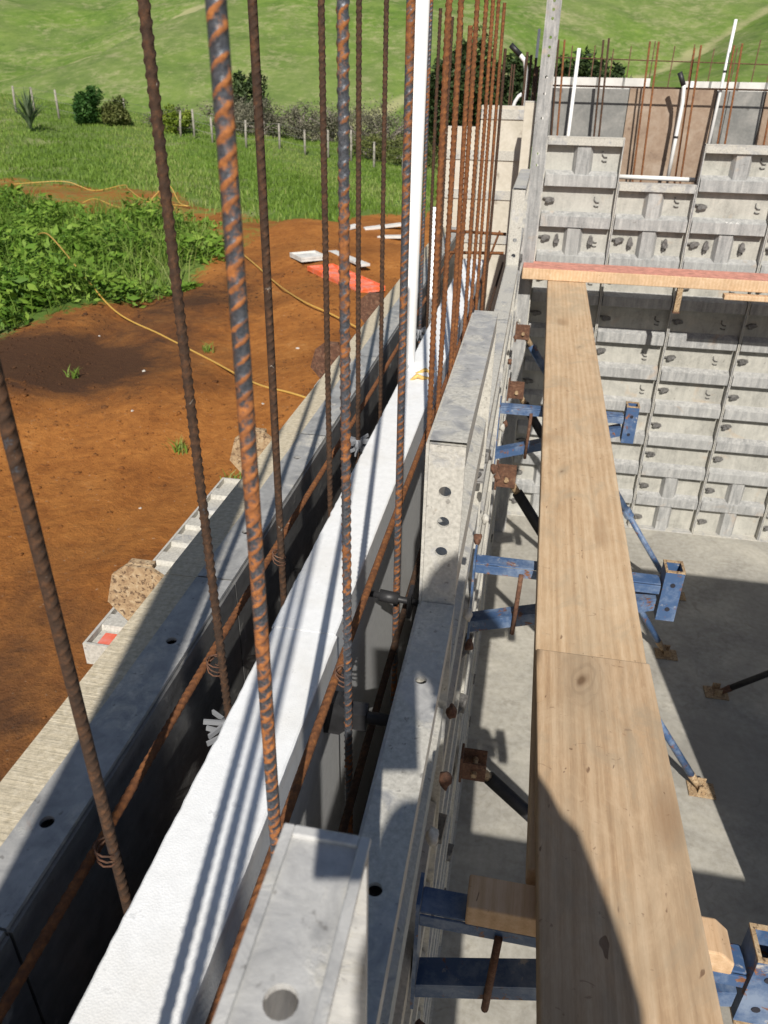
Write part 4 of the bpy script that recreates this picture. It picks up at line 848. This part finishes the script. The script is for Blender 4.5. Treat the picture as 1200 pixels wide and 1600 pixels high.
filler(2.52, 3.25, -.725, -.95, 'pale narrow ladder-like panel lying outside the form between the dark bracket plates')

# ------------------------------------------------------------------ scaffold planks
def plank_bm(x0, x1, y0, y1, z0, z1, skew=0.0, chamfer=0.0):
    m = MB(); n = 24; V = []; F = []
    for i in range(n + 1):
        t = i/n; y = y0 + (y1 - y0)*t; d = skew*t
        V += [(x0 + d, y, z0), (x1 + d, y, z0), (x1 + d, y, z1), (x0 + d, y, z1)]
    for i in range(n):
        for k in range(4): F.append((i*4 + k, i*4 + (k + 1) % 4, (i + 1)*4 + (k + 1) % 4, (i + 1)*4 + k))
    F += [(0, 1, 2, 3), tuple(n*4 + k for k in range(4))]; m.add(V, F); return m
o = plank_bm(.1534, .3689, -1.6, 1.212, -1.0, -.96, -.066).build('scaffold_plank', M['weathered_pine'], None, bevel=.004); tag(o, 'near timber plank lapped on top of the other, with the photographer\'s shadow on it', 'plank')
o = plank_bm(.088, .309, .75, 4.90, -1.0425, -1.0025, .012).build('scaffold_plank', M['pine'], None, bevel=.004); tag(o, 'far timber plank running away to the red-edged board', 'plank')
# red-edged cross board at the far wall
r = thing('cross_board', 'thick timber board with a red painted top edge lying across the far wall', 'board', (1.1, 4.83, -1.0))
mb = MB().box((-.055, 4.73, -1.0005), (2.30, 4.94, -.935)); mb.build('timber', M['fresh_pine'], r, bevel=.004)
MB().box((-.053, 4.732, -.9345), (2.298, 4.938, -.9325)).build('painted_top', M['red_pink_paint'], r)
o = MB().box((1.10, 4.70, -1.045), (2.3, 4.76, -1.018)).build('batten', M['fresh_pine'], None, bevel=.003); tag(o, 'thin timber batten just under the red-edged board at the right edge', 'batten')
o = MB().box((-.03, -.22, -1.075), (2.3, .10, -1.0045)).build('cross_board', M['pine'], None, bevel=.004); tag(o, 'timber board lying across under the near plank, outside the frame', 'board')
r = thing('support_pin', 'rusty support stub hanging under the red-edged board', 'bracket', (.86, 4.75, -1.15))
MB().box((.845, 4.735, -1.14), (.875, 4.765, -1.0015)).build('stub', M['pitted_rust'], r); MB().box((.84, 4.73, -1.1465), (.88, 4.77, -1.1405)).build('foot_plate', M['dark_rust'], r)
o = MB().prism([(.005, -1.0425), (.366, -1.0425), (.366, -1.02), (.346, -1.0012), (.005, -1.0012)], 'y', .672, .725).build('packer_block', M['fresh_pine'], None, bevel=.003); tag(o, 'timber packing block on the nearest blue bracket under the plank', 'block')

# ------------------------------------------------------------------ blue scaffold brackets
def bracket(y, label):
    r = thing('scaffold_bracket', label, 'bracket', (-.05, y, -1.28), 'blue brackets carrying the plank')
    zt = -1.0435
    m = MB().box((-.06, y - .020, zt - .004), (.388, y + .020, zt)).box((-.06, y - .024, zt - .028), (.388, y - .020, zt - .0042)).box((-.06, y + .020, zt - .028), (.388, y + .024, zt - .0042)); m.build('arm', M['blue_paint'], r, bevel=.001)
    MB().prism([(-.06, -1.262), (-.06, -1.232), (.385, -1.092), (.385, -1.122)], 'y', y - .022, y - .017).prism([(-.06, -1.2315), (-.06, -1.227), (.385, -1.087), (.385, -1.0915)], 'y', y - .022, y + .022).build('lower_brace', M['blue_paint'], r)
    MB().tube([(.055, y - .027, -1.06), (.05, y - .027, -1.245)], .006, 8).build('rod', M['dark_rust'], r, True)
    post = MB(); x0, x1 = .392, .436
    for a, b in (((x0, y - .026), (x0 + .004, y + .026)), ((x1 - .004, y - .026), (x1, y + .026)), ((x0 + .004, y - .026), (x1 - .004, y - .022)), ((x0 + .004, y + .022), (x1 - .004, y + .026))):
        post.box((a[0], a[1], -1.145), (b[0], b[1], -1.005))
    p = post.build('end_post', M['blue_paint'], r)
    rim = MB()
    for a, b in (((x0 - .001, y - .027), (x0 + .005, y + .027)), ((x1 - .005, y - .027), (x1 + .001, y + .027)), ((x0 + .005, y - .027), (x1 - .005, y - .021)), ((x0 + .005, y + .021), (x1 - .005, y + .027))): rim.box((a[0], a[1], -1.0048), (b[0], b[1], -1.001))
    rim.build('rusty_rim', M['pitted_rust'], r)
    for z in (-1.04, -1.11): MB().tube([(.414, y - .0262, z), (.414, y - .0275, z)], .006, 10).build('bolt_hole', M['ink'], r)
    MB().box((-.066, y - .026, -1.29), (-.0605, y + .026, -1.02)).build('back_plate', M['blue_paint'], r)
    return r
b1 = bracket(.70, 'blue scaffold bracket nearest to the lens, with a timber packing block on it'); pass
lbl = ['blue scaffold bracket half-way along the plank, its end post standing in the dark floor shadow', 'blue scaffold bracket farther along, its end post against the far wall panels', 'blue scaffold bracket in the shade under the far end of the plank']
for y, lb in zip((1.645, 2.74), lbl):
    c = copy_tree(b1, None, lb); c.location.y += y - .70

# ------------------------------------------------------------------ push-pull props
def prop(top, foot, label, mats=('black_steel', 'blue_paint', 'pitted_rust'), clamp=True):
    r = thing('prop', label, 'prop', foot, 'props bracing the wall form'); T, Fo = Vector(top), Vector(foot); d = T - Fo
    A = lambda t: Fo + d*t
    MB().tube([A(.34), A(.955)], .0215, 12).build('outer_tube', M[mats[0]], r, True)
    MB().tube([A(.06), A(.3395)], .017, 12).build('inner_tube', M[mats[1]], r, True)
    MB().tube([A(.33), A(.36)], .029, 10).build('collar', M[mats[0]], r)
    MB().tube([A(.012), A(.0595)], [.013, .019], 10).build('screw_end', M[mats[2]], r, True)
    MB().tube([A(.9555), A(.993)], .014, 10).build('top_screw', M['pitted_rust'], r, True)
    f = MB(); f.box((Fo.x - .06, Fo.y - .045, Fo.z + .001), (Fo.x + .06, Fo.y + .045, Fo.z + .008)); f.box((Fo.x - .02, Fo.y - .03, Fo.z + .0081), (Fo.x + .02, Fo.y - .024, Fo.z + .05)).box((Fo.x - .02, Fo.y + .024, Fo.z + .0081), (Fo.x + .02, Fo.y + .03, Fo.z + .05)); f.build('foot_plate', M['pitted_rust'], r, bevel=.001)
    if clamp:
        s = 1 if d.x < 0 else -1
        c = MB(); c.box((T.x - s*.045, T.y - .034, T.z - .05), (T.x - s*.037, T.y + .034, T.z + .05)).box((T.x - s*.0368, T.y - .032, T.z - .035), (T.x + s*.035, T.y - .026, T.z + .035)).box((T.x - s*.0368, T.y + .026, T.z - .035), (T.x + s*.035, T.y + .032, T.z + .035))
        c.build('head_clamp', M['dark_rust'], r, bevel=.0015)
        MB().tube([(T.x, T.y - .046, T.z), (T.x, T.y + .046, T.z)], .009, 8).build('bolt', M['pitted_rust'], r)
    return r
prop((-.01, 1.70, -1.83), (1.03, 1.70, -2.84), 'black prop with a big dark clamp low on the wall, nearest of the props')
prop((-.01, 2.70, -1.32), (1.03, 2.70, -2.84), 'prop whose worn foot stands at the edge of the sunlit floor, right of the plank')
prop((-.01, 3.68, -1.32), (.995, 3.68, -2.84), 'prop with its foot just inside the shadow beyond the blue end post')
prop((-.01, 4.30, -1.20), (1.13, 4.30, -2.84), 'blue prop farthest along, running down to behind the blue end post', ('blue_paint', 'blue_paint', 'dark_rust'))
prop((2.30, 3.40, -1.95), (1.22, 3.40, -2.84), 'dark prop lying out of the right side with its foot in the floor shadow', ('black_steel', 'black_steel', 'dark_rust'))

# cement lumps and nuts along the inner form joints
for i, (y, x, z) in enumerate([(.62, -.045, -.80), (.70, -.04, -.79), (.9, -.05, -.86), (1.05, -.045, -.78), (1.12, -.04, -.9), (1.2, -.045, -.72), (1.42, -.04, -.8), (1.5, -.035, -.72), (1.75, -.03, -.86), (2.0, -.035, -.83), (2.2, -.03, -.9), (2.5, -.04, -.8), (.4, -.04, -.88), (.5, -.035, -1.0), (3.0, -.035, -.86), (3.4, -.03, -.9)]):
    bm = bmesh.new(); bmesh.ops.create_icosphere(bm, subdivisions=2, radius=.009)
    for v in bm.verts: v.co = Vector((v.co.x*.9, v.co.y*1.2, v.co.z*1.3))*(1 + .3*math.sin(v.co.x*440 + i)*math.cos(v.co.z*390 + 2*i))
    [setattr(f_, 'smooth', True) for f_ in bm.faces]; me = bpy.data.meshes.new('form_bolt'); bm.to_mesh(me); bm.free(); me.materials.append(M['dark_rust' if i % 3 else 'aluminium'])
    tag(link('form_bolt', me, (x, y, z)), 'cement-caked rusty form bolt head on the room side of the inner form', 'bolt', 'caked bolt heads along the inner form')

# right-hand room: a cross form and a side form, out of the frame, that shade the floor
for i, (x, tp_) in enumerate([(1.218, -.42), (1.67, -.42), (2.12, -.42)]):
    panel('formwork_panel', ['form panel of the cross wall, at its free end, casting the big floor shadow', 'form panel of the cross wall, second from its free end', 'form panel of the cross wall, next to the side form'][i], .4525, tp_, -2.84, (x, 1.74, 0), 0, 'far_aluminium', 'form panels of the cross wall', clips=False, pins=True)
for i, y in enumerate((3.1, 3.5525)):
    panel('formwork_panel', ['side form panel at the head of the dark prop', 'side form panel beyond the head of the dark prop'][i], .4525, -.3, -2.84, (2.40, y + .4525, 0), R(-90), 'far_aluminium', 'side form panels', pins=True)

# ------------------------------------------------------------------ photographer (kneeling behind the lens; seen here only by the shadow)
def person():
    r = thing('person', 'person in dark clothes and brimmed hat kneeling on the plank, holding a phone', 'person', (.20, -.62, -.96)); r.scale = (1, 1, 1.05)
    def skin_obj(name, chain, mat, sub=2):
        vs, es, rs = [], [], []
        for c in chain:
            prev = None
            for p, rad in c:
                if isinstance(p, int): idx = p
                else: vs.append((p[0] - .20, p[1] + .62, p[2] + .96)); rs.append(rad); idx = len(vs) - 1
                if prev is not None: es.append((prev, idx))
                prev = idx
        me = bpy.data.meshes.new(name); me.from_pydata(vs, es, []); o = bpy.data.objects.new(name, me); COL.objects.link(o); o.parent = r
        sk = o.modifiers.new('skin', 'SKIN'); sk.use_smooth_shade = True
        for i, v in enumerate(me.skin_vertices[0].data): v.radius = (rs[i], rs[i]); v.use_root = (i == 0)
        ss = o.modifiers.new('sub', 'SUBSURF'); ss.levels = sub; ss.render_levels = sub
        me.materials.append(M[mat]); return o
    body = [[((.20, -.60, -.49), .165), ((.20, -.58, -.3), .15), ((.20, -.53, -.1), .155), ((.20, -.49, .05), .12), ((.195, -.44, .135), .055), ((.19, -.41, .18), .06)],
            [(3, .1), ((.10, -.44, .045), .068), ((.085, -.47, -.24), .05), ((.10, -.36, -.44), .036), ((.115, -.31, -.50), .028)],
            [(3, .1), ((.31, -.53, .045), .07), ((.325, -.42, -.2), .052), ((.24, -.18, -.13), .038), ((.085, -.07, -.06), .028)],
            [(0, .1), ((.13, -.54, -.56), .11), ((.10, -.36, -.87), .075), ((.11, -.60, -.895), .055), ((.11, -.82, -.91), .045), ((.11, -.90, -.90), .04)],
            [(0, .1), ((.27, -.54, -.56), .12), ((.30, -.36, -.87), .075), ((.29, -.60, -.895), .055), ((.29, -.82, -.91), .045), ((.29, -.90, -.90), .04)]]
    skin_obj('body', body, 'cloth', 2)
    skin_obj('head', [[((.19, -.40, .17), .055), ((.188, -.375, .22), .075), ((.185, -.365, .285), .088), ((.185, -.365, .335), .07)], [(1, .1), ((.18, -.285, .215), .03)], [(2, .1), ((.178, -.262, .255), .014)]], 'skin', 2)
    skin_obj('hair', [[((.185, -.40, .34), .085), ((.185, -.435, .29), .075), ((.19, -.44, .22), .05)]], 'hair', 2)
    hm = MB(); ring = [(0.0, .445), (.06, .435), (.10, .40), (.112, .345), (.14, .33), (.142, .324), (.11, .334), (.0, .36)]; nn = 28; V = []; F = []
    for rr_, zz in ring:
        for k in range(nn): V.append((.19 + rr_*math.cos(2*math.pi*k/nn) - .20, -.375 + rr_*1.08*math.sin(2*math.pi*k/nn) + .62, zz + .96))
    for i in range(len(ring) - 1):
        for k in range(nn): F.append((i*nn + k, i*nn + (k + 1) % nn, (i + 1)*nn + (k + 1) % nn, (i + 1)*nn + k))
    hm.add(V, F).build('hat', M['cloth'], r, True, local=True)
    for s, hx, hy, hz in ((-1, .115, -.31, -.52), (1, .085, -.07, -.06)):
        ch = [[((hx, hy, hz), .022), ((hx - s*-.012, hy + .02, hz + .02), .024)]]
        for k in range(4): ch.append([(1, .02), ((hx + s*.0, hy + .012 + .004*k, hz - .03 + k*.022), .0085), ((hx - s*.022, hy + .035, hz - .034 + k*.022), .008), ((hx - s*.036, hy + .042, hz - .034 + k*.021), .007)])
        ch.append([(1, .02), ((hx - s*.012, hy + .0, hz + .035), .0095), ((hx - s*.035, hy + .005, hz + .03), .008)])
        skin_obj('hand', ch, 'skin', 1)
    return r
person()
ph = thing('phone', 'black phone held up behind the lens in both hands', 'phone', (0, -.03, -.06))
yc = Vector((.18887, .47794, -.85785)); 
def phone_part(name, a, b, mat):
    m = MB().box(a, b); Rm = Matrix(((0.98186, -0.10655, 0.15681), (0.18887, 0.47794, -0.85785), (0.01645, 0.87191, 0.48940)))
    m.v = [tuple(Rm @ Vector(v)) for v in m.v]; m.build(name, M[mat], ph, bevel=.002)
phone_part('body', (-.055, -.135, .0125), (.022, .02, .020), 'black_steel'); phone_part('screen', (-.053, -.133, .0203), (.020, .018, .0208), 'ink')

# ------------------------------------------------------------------ camera, light
cam = bpy.data.cameras.new('camera'); co = bpy.data.objects.new('camera', cam); COL.objects.link(co); S.camera = co
cam.sensor_fit = 'VERTICAL'; cam.sensor_height = 36; cam.sensor_width = 27; cam.lens = 1190/1600*36; cam.clip_start = .005; cam.clip_end = 2000
rot = Matrix(((0.9818641996395555, -0.10654796560946667, 0.15681270513150178), (0.18887019748085226, 0.47794252263284376, -0.8578455534435657), (0.016454238655108692, 0.8719050843319115, 0.48939838776445027)))
co.matrix_world = Matrix.Translation((0, 0, H)) @ rot.to_4x4()
cam.dof.use_dof = True; cam.dof.focus_distance = 1.35; cam.dof.aperture_fstop = 11.0
AZ, EL = 8.5, 40.0            # shadows fall forward and a little to the left
sv = Vector((math.sin(R(AZ))*math.cos(R(EL)), -math.cos(R(AZ))*math.cos(R(EL)), math.sin(R(EL))))
sun = bpy.data.lights.new('sun', 'SUN'); sun.energy = 4.95; sun.angle = R(.53); sun.color = (1, .95, .87)
so = bpy.data.objects.new('sun', sun); COL.objects.link(so); so.location = (5, -20, 25); so.rotation_euler = sv.to_track_quat('Z', 'Y').to_euler()
w = bpy.data.worlds.new('World'); S.world = w; w.use_nodes = True; t = w.node_tree
sky = t.nodes.new('ShaderNodeTexSky'); sky.sky_type = 'NISHITA'; sky.sun_disc = False; sky.sun_elevation = R(EL); sky.sun_rotation = R(180 - AZ)
bg = t.nodes['Background']; t.links.new(sky.outputs[0], bg.inputs[0]); bg.inputs[1].default_value = .06
S.view_settings.view_transform = 'Standard'; S.view_settings.look = 'None'; S.view_settings.exposure = .12; S.view_settings.gamma = 1
